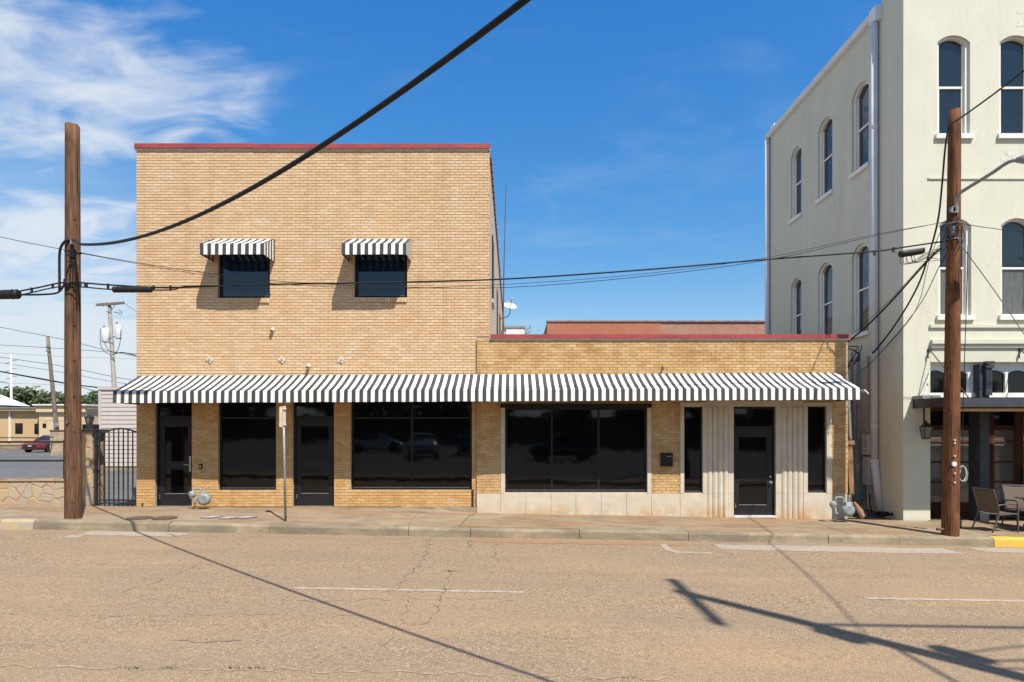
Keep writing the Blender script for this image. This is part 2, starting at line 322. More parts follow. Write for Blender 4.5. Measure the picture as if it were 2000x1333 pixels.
mt['clay'] = M('clay_coping', (0.17, 0.10, 0.08), (0.24, 0.15, 0.12), 4, 0.6)
mt['white'] = M('white_paint', (0.66, 0.66, 0.65), (0.58, 0.58, 0.57), 4, 0.5)
mt['roofwhite'] = M('white_roof', (0.80, 0.79, 0.77), (0.74, 0.73, 0.71), 0.8, 0.7)
mt['roofgrey'] = M('roof_grey', (0.26, 0.26, 0.26), (0.2, 0.2, 0.2), 2, 0.9)
mt['meter'] = M('meter_grey', (0.255, 0.29, 0.295), (0.185, 0.21, 0.215), 9, 0.5, bmp=0.1)
mt['elec'] = M('cabinet_blue_grey', (0.20, 0.235, 0.255), (0.165, 0.195, 0.215), 5, 0.5)
mt['box'] = M('box_grey', (0.40, 0.41, 0.42), (0.34, 0.35, 0.36), 5, 0.5)
mt['rustiron'] = M('rusty_iron', (0.15, 0.088, 0.062), (0.10, 0.065, 0.05), 12, 0.85, 0.2, 0.3)
mt['board'] = wood_mat('weathered_board', (0.30, 0.19, 0.105), (0.24, 0.145, 0.08), (0.11, 0.06, 0.035))
mt['sling'] = M('tan_sling', (0.12, 0.088, 0.063), (0.095, 0.07, 0.05), 60, 0.8)
mt['cframe'] = M('chair_frame', (0.055, 0.055, 0.06), (0.075, 0.075, 0.08), 20, 0.45)
mt['blue'] = M('blue_plastic', (0.02, 0.22, 0.40), (0.02, 0.18, 0.33), 6, 0.4)
mt['signback'] = M('faded_sign', (0.60, 0.47, 0.32), (0.52, 0.40, 0.27), 6, 0.6, c3=(0.42, 0.27, 0.13), s3=5)
mt['lidgrey'] = M('pale_lid', (0.42, 0.43, 0.44), (0.34, 0.35, 0.36), 20, 0.6)
mt['fstone'] = None
def flag_mat():
    m, nt, n, l, b = newmat('flagstone'); b.inputs['Roughness'].default_value = 0.85
    oi = n.new('ShaderNodeObjectInfo'); g = n.new('ShaderNodeNewGeometry')
    a = n.new('ShaderNodeMath'); a.operation = 'ADD'; l.new(oi.outputs['Random'], a.inputs[0]); l.new(g.outputs['Random Per Island'], a.inputs[1])
    f = n.new('ShaderNodeMath'); f.operation = 'FRACT'; l.new(a.outputs[0], f.inputs[0])
    cr = n.new('ShaderNodeValToRGB'); e = cr.color_ramp.elements; e[0].color = (0.36, 0.23, 0.12, 1); e[1].color = (0.44, 0.36, 0.25, 1)
    for p, c in ((0.3, (0.46, 0.33, 0.18)), (0.55, (0.36, 0.31, 0.25)), (0.75, (0.43, 0.27, 0.13)), (0.9, (0.24, 0.19, 0.17))):
        x = e.new(p); x.color = (*c, 1)
    l.new(f.outputs[0], cr.inputs[0])
    c = mixc(n, l, ramp(n, l, noise(n, l, coords(n, l), 9, 7, 0.7), 0.45, 0.7, 0, 0.55), cr.outputs[0], (0.34, 0.29, 0.22))
    l.new(c, b.inputs['Base Color']); bump(n, l, b, noise(n, l, coords(n, l), 18, 6), 0.5, 0.02); return m
mt['fstone'] = flag_mat()
mt['leaf'] = leaf_mat('leaf', (0.045, 0.078, 0.032), (0.10, 0.135, 0.055))  # both leaf greens greyed and lightened, putting distance haze into the colour
mt['leaf2'] = leaf_mat('leaf_olive', (0.065, 0.085, 0.035), (0.135, 0.15, 0.06))
mt['bark'] = M('bark', (0.10, 0.075, 0.05), (0.06, 0.045, 0.03), 8, 0.95)
mt['weed'] = leaf_mat('weed_leaf', (0.07, 0.095, 0.03), (0.15, 0.15, 0.06))
mt['tyre'] = M('tyre', (0.016, 0.016, 0.016), None, 8, 0.85)
mt['carred'] = M('car_red', (0.20, 0.012, 0.014), (0.18, 0.011, 0.013), 1, 0.2, coat=1.0)
mt['cargrey'] = M('car_grey', (0.50, 0.51, 0.52), None, 1, 0.22, 0.3, coat=1.0)
mt['carwhite'] = M('car_white', (0.68, 0.68, 0.68), None, 1, 0.22, coat=1.0)
mt['carblack'] = M('car_black', (0.012, 0.012, 0.014), None, 1, 0.2, coat=1.0)
mt['lens'] = M('lamp_lens', (0.55, 0.55, 0.55), None, 6, 0.12)
mt['tail'] = M('tail_lens', (0.30, 0.012, 0.012), None, 6, 0.15)
mt['lampglass'] = M('lantern_glass', (0.17, 0.15, 0.13), (0.11, 0.10, 0.09), 5, 0.15)
mt['ins'] = M('insulator_dark', (0.10, 0.09, 0.09), None, 5, 0.4)

# ---------------------------------------------------------------- mesh builder
class MB:
    def __init__(s): s.v = []; s.f = []; s.m = []
    def face(s, pts, mi=0):
        i = len(s.v); s.v += [tuple(p) for p in pts]; s.f.append(tuple(range(i, i + len(pts)))); s.m.append(mi); return s
    def box(s, x0, x1, y0, y1, z0, z1, mi=0):
        i = len(s.v)
        s.v += [(x0, y0, z0), (x1, y0, z0), (x1, y1, z0), (x0, y1, z0), (x0, y0, z1), (x1, y0, z1), (x1, y1, z1), (x0, y1, z1)]
        for q in ((0, 3, 2, 1), (4, 5, 6, 7), (0, 1, 5, 4), (1, 2, 6, 5), (2, 3, 7, 6), (3, 0, 4, 7)):
            s.f.append(tuple(i + k for k in q)); s.m.append(mi)
        return s
    def hexa(s, p, mi=0):                  # eight corners: bottom four, top four
        i = len(s.v); s.v += [tuple(q) for q in p]
        for q in ((0, 3, 2, 1), (4, 5, 6, 7), (0, 1, 5, 4), (1, 2, 6, 5), (2, 3, 7, 6), (3, 0, 4, 7)):
            s.f.append(tuple(i + k for k in q)); s.m.append(mi)
        return s
    def prism(s, a, b, mi=0):              # two matching polygons joined
        n = len(a); i = len(s.v); s.v += [tuple(p) for p in a] + [tuple(p) for p in b]
        s.f.append(tuple(range(i + n - 1, i - 1, -1))); s.m.append(mi)
        s.f.append(tuple(range(i + n, i + 2 * n))); s.m.append(mi)
        for k in range(n):
            j = (k + 1) % n; s.f.append((i + k, i + j, i + n + j, i + n + k)); s.m.append(mi)
        return s
    def tube(s, pts, r, n=8, mi=0, cap=True):
        pts = [Vector(p) for p in pts]; rs = r if isinstance(r, (list, tuple)) else [r] * len(pts)
        t0 = (pts[1] - pts[0]).normalized()
        u = t0.orthogonal().normalized(); base = len(s.v)
        for k, p in enumerate(pts):
            t = (pts[min(k + 1, len(pts) - 1)] - pts[max(k - 1, 0)]).normalized()
            u = (u - t * u.dot(t)).normalized(); w = t.cross(u)
            for a in range(n):
                an = 2 * math.pi * a / n
                s.v.append(tuple(p + (u * math.cos(an) + w * math.sin(an)) * rs[k]))
        for k in range(len(pts) - 1):
            for a in range(n):
                b = (a + 1) % n; s.f.append((base + k * n + a, base + k * n + b, base + (k + 1) * n + b, base + (k + 1) * n + a)); s.m.append(mi)
        if cap:
            s.f.append(tuple(base + a for a in range(n - 1, -1, -1))); s.m.append(mi)
            e = base + (len(pts) - 1) * n; s.f.append(tuple(e + a for a in range(n))); s.m.append(mi)
        return s
    def lathe(s, prof, c=(0, 0, 0), axis='Z', n=20, mi=0):     # prof: (radius, height)
        base = len(s.v); c = Vector(c)
        for r, h in prof:
            for a in range(n):
                an = 2 * math.pi * a / n; x, y = r * math.cos(an), r * math.sin(an)
                q = {'Z': (x, y, h), 'Y': (x, h, y), 'X': (h, x, y)}[axis]
                s.v.append(tuple(c + Vector(q)))
        for k in range(len(prof) - 1):
            for a in range(n):
                b = (a + 1) % n; s.f.append((base + k * n + a, base + k * n + b, base + (k + 1) * n + b, base + (k + 1) * n + a)); s.m.append(mi)
        s.f.append(tuple(base + a for a in range(n - 1, -1, -1))); s.m.append(mi)
        e = base + (len(prof) - 1) * n; s.f.append(tuple(e + a for a in range(n))); s.m.append(mi)
        return s
    def mesh(s, name, mats, smooth=False):
        me = D.meshes.new(name); me.from_pydata(s.v, [], s.f)
        for m in (mats if isinstance(mats, (list, tuple)) else [mats]): me.materials.append(mt[m] if isinstance(m, str) else m)
        me.polygons.foreach_set('material_index', s.m)
        if smooth: me.polygons.foreach_set('use_smooth', [len(f) <= 4 for f in s.f])
        me.update(); return me
    def build(s, name, mats, parent=None, smooth=False, bevel=0.0):
        o = D.objects.new(name, s.mesh(name, mats, smooth)); col.objects.link(o)
        if parent: attach(o, parent)
        if bevel:
            b = o.modifiers.new('bevel', 'BEVEL'); b.width = bevel; b.segments = 2; b.limit_method = 'ANGLE'
        return o
def wm(o):
    m = o.matrix_basis.copy()
    if o.parent: m = wm(o.parent) @ o.matrix_parent_inverse @ m
    return m
def attach(o, parent):
    o.parent = parent; o.matrix_parent_inverse = wm(parent).inverted()
def tag(o, label, cat, group=None, kind=None):
    o['label'] = label; o['category'] = cat
    if group: o['group'] = group
    if kind: o['kind'] = kind
    return o
def thing(name, label, cat, loc=(0, 0, 0), group=None):
    o = D.objects.new(name, None); col.objects.link(o); o.location = loc; o.empty_display_size = 0.2
    return tag(o, label, cat, group)
def struct(o): o['kind'] = 'structure'; return o
def box(name, x0, x1, y0, y1, z0, z1, mat, parent=None, bevel=0.0):
    return MB().box(x0, x1, y0, y1, z0, z1).build(name, mat, parent, bevel=bevel)
def spline(pts, per=8):
    pts = [Vector(p) for p in pts]; out = []
    for i in range(len(pts) - 1):
        p0 = pts[max(i - 1, 0)]; p1 = pts[i]; p2 = pts[i + 1]; p3 = pts[min(i + 2, len(pts) - 1)]
        for k in range(per):
            t = k / per
            out.append(0.5 * ((2 * p1) + (p2 - p0) * t + (2 * p0 - 5 * p1 + 4 * p2 - p3) * t * t + (3 * p1 - p0 - 3 * p2 + p3) * t ** 3))
    out.append(pts[-1]); return out
def sag(a, b, s, n=24):
    a = Vector(a); b = Vector(b)
    return [a.lerp(b, k / n) - Vector((0, 0, 4 * s * (k / n) * (1 - k / n))) for k in range(n + 1)]

# ================================================================= SETTING
struct(MB().box(-1500, 1500, -1500, 1500, -1.2, -1.0).build('ground', 'earth'))
# road: tilted strip between the two kerbs
def strip(name, y0, y1, zf, mat, x0=-60, x1=60, step=3.0, parent=None):
    mb = MB(); n = int((x1 - x0) / step)
    for i in range(n):
        a = x0 + i * step; b = a + step
        mb.face([(a, y0, zf(a, y0)), (b, y0, zf(b, y0)), (b, y1, zf(b, y1)), (a, y1, zf(a, y1))])
    return mb.build(name, mat, parent)
FK = -11.4                                  # far kerb
road = struct(strip('road', FK - 0.3, KY + 0.12, lambda x, y: zroad(x), 'road', -120, 120))
# painted dashes, patches, stains, cracks, each a thin sheet on the road
def sheet(name, pts, mat, lift, parent=road):
    return MB().face([(x, y, zroad(x) + lift) for x, y in pts]).build(name, mat, parent)
def ragged(x0, x1, y0, y1, n=26, j=0.05):
    top = [(x0 + (x1 - x0) * k / n + random.uniform(-j, j), y1 + random.uniform(-j, j) * 0.7) for k in range(n + 1)]
    bot = [(x0 + (x1 - x0) * k / n + random.uniform(-j, j), y0 + random.uniform(-j, j) * 0.7) for k in range(n, -1, -1)]
    return bot[::-1] + top[::-1]
for a, b in ((575, 1022), (1690, 2080), (-160, 120)):
    xa = (a - 1000) * 9.06 / F; xb = (b - 1000) * 9.06 / F
    if a > -100: sheet('lane_dash', ragged(xa, xb, 9.02 - CD, 9.12 - CD, 30, 0.008), 'dash', 0.004)
def gpatch(a, b, ya, yb, mat, j=0.05, n=26):
    p = R(a, ya); q = R(b, yb)
    return sheet('road_patch', ragged(p[0], q[0], q[1], p[1], n, j), mat, 0.004)
gpatch(1395, 1885, 1064, 1083, 'patch', 0.06); gpatch(1890, 2060, 1070, 1082, 'patch', 0.05)
gpatch(183, 350, 1038, 1049, 'patch', 0.08); gpatch(138, 150, 1046, 1051, 'patch', 0.03, 6)
gpatch(922, 1345, 1052.5, 1067, 'rust', 0.06)
mb = MB()
L = [R(*p) for p in ((1288, 1064), (1300, 1063), (1312, 1074), (1330, 1078), (1390, 1080), (1390, 1083), (1320, 1081), (1300, 1076))]
MB().face([(p[0], p[1], p[2] + 0.005) for p in L]).build('road_patch', 'patch', road)
def crack(pts, w=0.02, nm='crack', mat='crack', lift=0.0045):
    P3 = []
    for i in range(len(pts) - 1):
        a = Vector(R(*pts[i])); b = Vector(R(*pts[i + 1])); m = max(2, int((b - a).length / 0.07))
        P3 += [a.lerp(b, k / m) for k in range(m)]
    P3.append(Vector(R(*pts[-1])))
    mb = MB(); L = []; Rr = []
    for i, p in enumerate(P3):
        t = (P3[min(i + 1, len(P3) - 1)] - P3[max(i - 1, 0)]); t.z = 0; t.normalize(); s = Vector((-t.y, t.x, 0))
        o = s * random.gauss(0, 0.02); ww = w * 0.75 * max(0.04, random.uniform(-0.2, 1.0)); o += s * 0.03 * math.sin(i * 0.9)
        a = p + o + s * ww; b = p + o - s * ww
        L.append((a.x, a.y, zroad(a.x) + lift)); Rr.append((b.x, b.y, zroad(b.x) + lift))
    for i in range(len(L) - 1): mb.face([L[i], L[i + 1], Rr[i + 1], Rr[i]])
    return mb.build(nm, mat, road)
crack([(838, 1052), (834, 1078), (818, 1105), (795, 1125), (772, 1152), (748, 1160)], 0.022)
crack([(772, 1152), (800, 1160), (790, 1200), (770, 1235), (745, 1280)], 0.010)
crack([(968, 1062), (966, 1085), (972, 1098)], 0.02)
crack([(880, 1120), (868, 1150), (858, 1185), (840, 1215), (800, 1222)], 0.016)
crack([(505, 1045), (460, 1065), (438, 1080)], 0.009); crack([(385, 1105), (330, 1128), (262, 1150), (240, 1158)], 0.012)
crack([(0, 1052), (60, 1046), (110, 1040)], 0.009); crack([(918, 1053), (914, 1062), (922, 1070)], 0.03)
crack([(1330, 1050), (1360, 1065), (1420, 1080), (1500, 1088)], 0.008); crack([(1385, 1060), (1420, 1078), (1440, 1092)], 0.008)
crack([(330, 1252), (400, 1255), (470, 1253)], 0.02); crack([(550, 1172), (640, 1176), (720, 1172), (960, 1171), (1010, 1173)], 0.010)
crack([(1950, 1085), (1990, 1092), (2040, 1096)], 0.012); crack([(1480, 1040), (1490, 1060), (1520, 1085)], 0.006)
crack([(0, 1302), (180, 1304), (420, 1308), (560, 1311), (900, 1316), (1300, 1327)], 0.035, 'pavement_seam', 'seam')
crack([(0, 1200), (220, 1204), (500, 1200), (700, 1203)], 0.007); crack([(1220, 1207), (1420, 1212), (1580, 1236)], 0.007)

# kerb: cast lengths with joints, painted yellow at both ends
kerb = struct(MB().box(-60, 60, KY + 0.03, KB - 0.02, -1.0, -0.95).build('kerb', 'soil'))
cuts = [-26, -22.5, -19.4, -16.3] + [fx(p) * 0.85 for p in (-300, 0, 66, 330, 527, 798, 919, 1132, 1345, 1618, 1757, 1942, 2200)] + [14, 17, 20, 24]
for a, b in zip(cuts[:-1], cuts[1:]):
    mb = MB(); a2, b2 = a + 0.006, b - 0.006; n = max(1, int((b - a) / 0.35)); dz = random.uniform(-0.012, 0.008); dy = random.uniform(-0.008, 0.008)
    sec = []
    for k in range(n + 1):
        x = a2 + (b2 - a2) * k / n; t = zk(x) + dz + random.uniform(-0.004, 0.004); r = zroad(x)
        sec.append([(x, KY + dy - 0.02 + random.uniform(-.006, .006), r - 0.06), (x, KY + dy, t - 0.045), (x, KY + dy + 0.02, t - 0.012), (x, KY + dy + 0.055, t), (x, KB - 0.004, t + 0.002), (x, KB - 0.004, r - 0.06)])
    i0 = 0
    for k in range(n):
        for q in range(5): mb.face([sec[k][q], sec[k + 1][q], sec[k + 1][q + 1], sec[k][q + 1]])
    mb.face(sec[0]); mb.face(sec[-1][::-1])
    m_ = 'yellow' if a > fx(1940) * 0.85 - 0.05 and b < 13 else ('yellow_worn' if -11.5 < (a + b) / 2 < fx(40) * 0.85 else 'kerb')
    mb.build('kerb_length', m_, kerb)
# sidewalk slabs
walk = struct(strip('sidewalk', KB - 0.01, 0.9, lambda x, y: zside(x, min(y, 0)) - 0.045, 'soil', -60, 60, 0.75))
xs = [-27 + 3.1 * k for k in range(20)]; xs = [x for x in xs if x < -1.6 or x > 0.4]; xs = sorted(xs + [fx(921) * 0.92])
for a, b in zip(xs[:-1], xs[1:]):
    for y0, y1 in ((KB + 0.002, 0.0 if -9.3 < b and a < 8.3 else 0.6),):
        mb = MB(); g = 0.0025; n = max(2, int((b - a) / 0.4)); dz = random.uniform(-0.006, 0.006)
        ys = [y0 + 0.003, y0 + 0.7, y0 + 1.4, min(y1, 0.04), ] + ([y1] if y1 > 0.1 else [])
        gx = [a + g + (b - a - 2 * g) * k / n for k in range(n + 1)]
        H = {(i, j): zside(x, y) + dz + (random.uniform(-0.004, 0.004) if 0 < i < n else 0) for i, x in enumerate(gx) for j, y in enumerate(ys)}
        for i in range(n):
            for j in range(len(ys) - 1):
                mb.face([(gx[i], ys[j], H[i, j]), (gx[i + 1], ys[j], H[i + 1, j]), (gx[i + 1], ys[j + 1], H[i + 1, j + 1]), (gx[i], ys[j + 1], H[i, j + 1])])
            mb.face([(gx[i], ys[0], H[i, 0] - 0.08), (gx[i + 1], ys[0], H[i + 1, 0] - 0.08), (gx[i + 1], ys[0], H[i + 1, 0]), (gx[i], ys[0], H[i, 0])])
        for i in (0, n):
            mb.face([(gx[i], y, H[i, j]) for j, y in enumerate(ys)] + [(gx[i], y, H[i, j] - 0.08) for j, y in reversed(list(enumerate(ys)))])
        mb.build('slab', 'walk', walk)
# a cracked edge across the walk by the property line
def wcrack(pts, w=0.012):
    mb = MB(); prev = None; P3 = []
    for i in range(len(pts) - 1):
        a = Vector(pts[i]); b = Vector(pts[i + 1]); m = max(2, int((b - a).length / 0.06)); P3 += [a.lerp(b, k / m) for k in range(m)]
    for i, p in enumerate(P3):
        d = (P3[min(i + 1, len(P3) - 1)] - P3[max(i - 1, 0)]).normalized(); s = Vector((-d.y, d.x)); o = s * random.gauss(0, .01); ww = w * random.uniform(.2, 1)
        cur = [(p + o + s * ww), (p + o - s * ww)]; cur = [(q.x, q.y, zside(q.x, q.y) + 0.010) for q in cur]
        if prev: mb.face([prev[0], cur[0], cur[1], prev[1]])
        prev = cur
    mb.build('crack', 'crack', walk)
wcrack([(-0.85, -0.05), (-0.98, -0.6), (-1.05, -1.2), (-1.09, -2.2)], 0.014)
wcrack([(-5.6, -2.15), (-5.0, -1.3), (-4.6, -0.9)], 0.006); wcrack([(4.3, -0.5), (5.2, -1.2), (6.4, -1.7)], 0.007)
wcrack([(6.7, -0.7), (7.3, -1.6), (7.5, -2.15)], 0.008); wcrack([(-3.3, -.1), (-3.0, -0.5), (-2.5, -.9), (-2.3, -1.4)], 0.006)
wcrack([(-10.9, -2.1), (-10.2, -1.95), (-9.6, -2.0)], 0.02); wcrack([(1.2, -0.9), (2.6, -1.2), (3.4, -1.0)], 0.006)
# concrete ledge under the taller building's right end
mb = MB(); mb.hexa([(-2.7, -0.03, 0.15), (-0.87, -0.03, 0.15), (-0.87, 0.3, 0.15), (-2.7, 0.3, 0.15), (-2.7, -0.03, 0.372), (-0.87, -0.03, 0.352), (-0.87, 0.3, 0.352), (-2.7, 0.3, 0.372)])
ledge = struct(mb.build('concrete_ledge', 'apron'))
# parking lots
struct(MB().box(-160, -9.0, 0.4, 160, 0.2, 0.352).build('parking_lot', 'asphalt'))
struct(MB().box(7.0, 40, 0.86, 60, -0.9, 0.05).build('back_lot', 'asphalt'))
struct(strip('far_sidewalk', FK - 2.2, FK - 0.002, lambda x, y: zroad(x) + 0.15, 'walk', -120, 120))
mb = MB()
for i in range(40):
    a = -60 + i * 3; mb.face([(a, FK, zroad(a) - .02), (a + 3, FK, zroad(a + 3) - .02), (a + 3, FK, zroad(a + 3) + .15), (a, FK, zroad(a) + .15)])
struct(mb.build('far_kerb', 'kerb'))
struct(strip('far_parking_lot', -90, FK - 2.19, lambda x, y: zroad(x) + 0.155, 'asphalt', -120, 120))

# ================================================================= TAN BRICK BUILDINGS
BL, BH = 0.200, 0.0694
unit = MB()
def brick_pts(x0, x1, z0, z1, y, d=0.014, c=0.0035):
    return [(x0 + c, y - d, z0 + c), (x1 - c, y - d, z0 + c), (x1 - c, y - d, z1 - c), (x0 + c, y - d, z1 - c),
            (x0, y - d + c, z0), (x1, y - d + c, z0), (x1, y - d + c, z1), (x0, y - d + c, z1),
            (x0, y, z0), (x1, y, z0), (x1, y, z1), (x0, y, z1)]
BF = [(0, 1, 2, 3), (4, 5, 1, 0), (5, 6, 2, 1), (6, 7, 3, 2), (7, 4, 0, 3), (8, 9, 5, 4), (9, 10, 6, 5), (10, 11, 7, 6), (11, 8, 4, 7)]
ubv = brick_pts(-0.5, 0.5, -0.5, 0.5, 0, 1.0, 0.0)
c_x, c_z = 0.018, 0.06
ubv = [(-.5 + c_x, -1, -.5 + c_z), (.5 - c_x, -1, -.5 + c_z), (.5 - c_x, -1, .5 - c_z), (-.5 + c_x, -1, .5 - c_z)] + \
      [(-.5, -.75, -.5), (.5, -.75, -.5), (.5, -.75, .5), (-.5, -.75, .5), (-.5, 0, -.5), (.5, 0, -.5), (.5, 0, .5), (-.5, 0, .5)]
def unit_brick(m):
    me = D.meshes.new('brick'); me.from_pydata(ubv, [], BF); me.materials.append(mt[m]); return me
def lay_bricks(zone, zbot, ztop, y, mat, parent, seed, zsplit, phase=0.0, limit=300):
    """zone(z) -> list of (x0,x1) intervals of solid wall at height z"""
    rnd = random.Random(seed); v = []; f = []; me = unit_brick(mat); cnt = 0
    nrow = int(round((ztop - zbot) / BH)); h = (ztop - zbot) / nrow; J = 0.0105
    for r in range(nrow):
        z0 = zbot + r * h; zc = z0 + h / 2; off = phase + (0.5 * BL if r % 2 else 0) + rnd.uniform(-0.012, 0.012)
        for (a, b) in zone(zc):
            k = math.floor((a - off) / BL)
            while off + k * BL < b - 0.02:
                x0 = max(a, off + k * BL); x1 = min(b, off + (k + 1) * BL); k += 1
                if x1 - x0 < 0.028: continue
                d = 0.011 + rnd.uniform(-0.0018, 0.0018); e = 0.0035 if x1 < b - .001 else 0.0005; e0 = 0.0035 if x0 > a + .001 else 0.0005
                tw = rnd.uniform(-.0012, .0012)
                if cnt < limit and z0 < zsplit:
                    o = D.objects.new('brick', me); col.objects.link(o); attach(o, parent); cnt += 1
                    o.location = ((x0 + e0 + x1 - e) / 2, y, zc + tw); o.scale = (x1 - x0 - e - e0, d, h - J)
                else:
                    i = len(v); v.extend(brick_pts(x0 + e0, x1 - e, z0 + J / 2 + tw, z0 + h - J / 2 + tw, y, d)); f.extend(tuple(i + q for q in t) for t in BF)
    me2 = D.meshes.new('brickwork'); me2.from_pydata(v, [], f); me2.materials.append(mt[mat])
    o = D.objects.new('brickwork', me2); col.objects.link(o); attach(o, parent); o['kind'] = 'stuff'
    return cnt
def minus(iv, cutsx):
    out = [iv]
    for c0, c1 in cutsx:
        nx = []
        for a, b in out:
            if c1 <= a or c0 >= b: nx.append((a, b)); continue
            if c0 > a: nx.append((a, c0))
            if c1 < b: nx.append((c1, b))
        out = nx
    return out
def wall_grid(mb, y, x0, x1, z0, z1, openings, depth, mi=0):
    """flat wall with rectangular openings and their reveals"""
    X = sorted({x0, x1, *[v for o in openings for v in o[:2]]}); Z = sorted({z0, z1, *[v for o in openings for v in o[2:]]})
    for i in range(len(X) - 1):
        for j in range(len(Z) - 1):
            cx, cz = (X[i] + X[i + 1]) / 2, (Z[j] + Z[j + 1]) / 2
            if any(o[0] < cx < o[1] and o[2] < cz < o[3] for o in openings): continue
            mb.face([(X[i], y, Z[j]), (X[i + 1], y, Z[j]), (X[i + 1], y, Z[j + 1]), (X[i], y, Z[j + 1])], mi)
    for a, b, c, d in openings:
        mb.face([(a, y, c), (a, y + depth, c), (a, y + depth, d), (a, y, d)], mi); mb.face([(b, y, c), (b, y + depth, c), (b, y + depth, d), (b, y, d)], mi)
        mb.face([(a, y, d), (b, y, d), (b, y + depth, d), (a, y + depth, d)], mi); mb.face([(a, y, c), (b, y, c), (b, y + depth, c), (a, y + depth, c)], mi)

YL = 0.05                                   # brick face of the taller building
XL, XR, ZL, ZT = fx(264.5), fx(955), 0.36, fz(291)
ops = dict(door1=(fx(300.5), fx(373), 0.36, fz(772)), win1=(fx(424), fx(538), fz(959), fz(772)), door2=(fx(570.5), fx(651.5), 0.36, fz(772)),
           win2=(fx(684), fx(921.5), fz(958), fz(772)), up1=(fx(423.5), fx(525.8), fz(582), fz(484)), up2=(fx(691), fx(794.5), fz(581), fz(484)))
tall = thing('two_storey_building', 'two storey tan brick building with red coping and two upper windows', 'building', (fx(600), YL, ZL))
mb = MB(); wall_grid(mb, YL + .002, XL, XR, ZL, ZT, list(ops.values()), 0.16)
back = [(XL, 30, ZL), (XR, 30, ZL), (XR, 30, ZT), (XL, 30, ZT)]
mb.face([(XL, YL, ZL), (XL, 30, ZL), (XL, 30, ZT), (XL, YL, ZT)]); mb.face(back)
mb.build('wall', 'mortar', tall)
mb = MB(); wall_grid(mb, YL, XL, fx(930.5), ZL, 2.95, [o if o[3] < 2.95 else (o[0], o[1], o[2], 2.95) for k, o in ops.items() if k[:2] != 'up'], 0.001); mb.build('lower_mortar', 'mortar_pale', tall)
MB().face([(XR, YL, 0.2), (XR, 30, 0.2), (XR, 30, ZT), (XR, YL, ZT)]).build('side_wall', 'sideplaster', tall)
MB().box(XL + .02, XR - .02, YL + .3, 29.9, ZT - .5, ZT - .4).build('roof', 'roofgrey', tall)
sills = [(ops[k][0], ops[k][1], ops[k][2] - 0.118, ops[k][2]) for k in ('up1', 'up2')]
zlow1 = fz(655)
def zoneL(z):
    xr = XR if z > zlow1 else fx(930.5)
    cutx = [(o[0], o[1]) for o in list(ops.values()) + sills if o[2] < z < o[3]]
    return minus((XL, xr), cutx)
zsp = ZL + 37 * (ZT - ZL) / int(round((ZT - ZL) / BH))
lay_bricks(zoneL, ZL, zsp, YL, 'brick_base', tall, 3, fz(905)); lay_bricks(zoneL, zsp, ZT, YL, 'brick', tall, 5, -9)
# header returns: bricks turned round the corner on the side wall edge
mb = MB(); nrow = int(round((ZT - ZL) / BH)); hh = (ZT - ZL) / nrow
for r in range(nrow):
    z0 = ZL + r * hh
    if z0 > zlow1: mb.box(XR - 0.002, XR + 0.010, YL + 0.002, YL + (0.10 if r % 2 else 0.20), z0 + .005, z0 + hh - .005)
mb.build('corner_brick', 'brick', tall)['kind'] = 'stuff'
for k, (a, b, c, d) in enumerate(sills):    # soldier sill: bricks on end, standing proud
    n = 19; w = (b - a) / n
    MB().box(a, b, YL - 0.004, YL + .1, c, d - 0.004).build('sill_mortar', 'mortar', tall)
    for i in range(n):
        MB().box(a + w * i + .004, a + w * (i + 1) - .004, YL - 0.045, YL + 0.05, c + .004, d - .003).build('sill_brick', 'brick', tall)
def coping(name, x0, x1, y, za, zb, parent, mat='coping'):
    n = max(1, int(round((x1 - x0) / 3.0))); root = None
    for i in range(n):
        a = x0 + (x1 - x0) * i / n; b = x0 + (x1 - x0) * (i + 1) / n; dz = random.uniform(-.011, .011)
        mb = MB(); mb.box(a + .002, b - .002, y - 0.055, y + 0.28, za + dz, zb + dz)
        mb.box(a + .002, b - .002, y - 0.07, y - 0.05, za + dz - 0.012, za + dz + 0.012)
        mb.build(name, mat, parent)
    MB().box(x0, x1, y - 0.03, y + 0.2, za - 0.045, za - 0.001).build('flashing', 'alu', parent)
coping('coping', XL - 0.03, XR + 0.03, YL, fz(289), fz(280.5), tall)
# clay tiles along the side parapet
for i in range(58):
    y = 0.5 + i * 0.5; mb = MB(); mb.box(XR - .22, XR + .045, y, y + 0.47, ZT, ZT + .05); mb.box(XR - .23, XR + .065, y + .40, y + 0.47, ZT + .0, ZT + .075); mb.build('coping_tile', 'clay', tall)
for i, (yy, za, zb) in enumerate(((2.3, 5.9, 7.7), (8.0, 5.4, 7.4), (13.0, 5.4, 7.4), (18.0, 5.4, 7.4))):
    w = MB().box(XR - .02, XR + .03, yy, yy + 1.0, za, zb).build('side_window', 'frame', tall); MB().box(XR + .002, XR + .05, yy - .06, yy + 1.06, za - .1, za - .004).build('sill', 'sideplaster', w)
MB().box(XR + .002, XR + .03, 7.2, 9.0, 3.9, 4.6).build('downspout_block', 'white', tall)
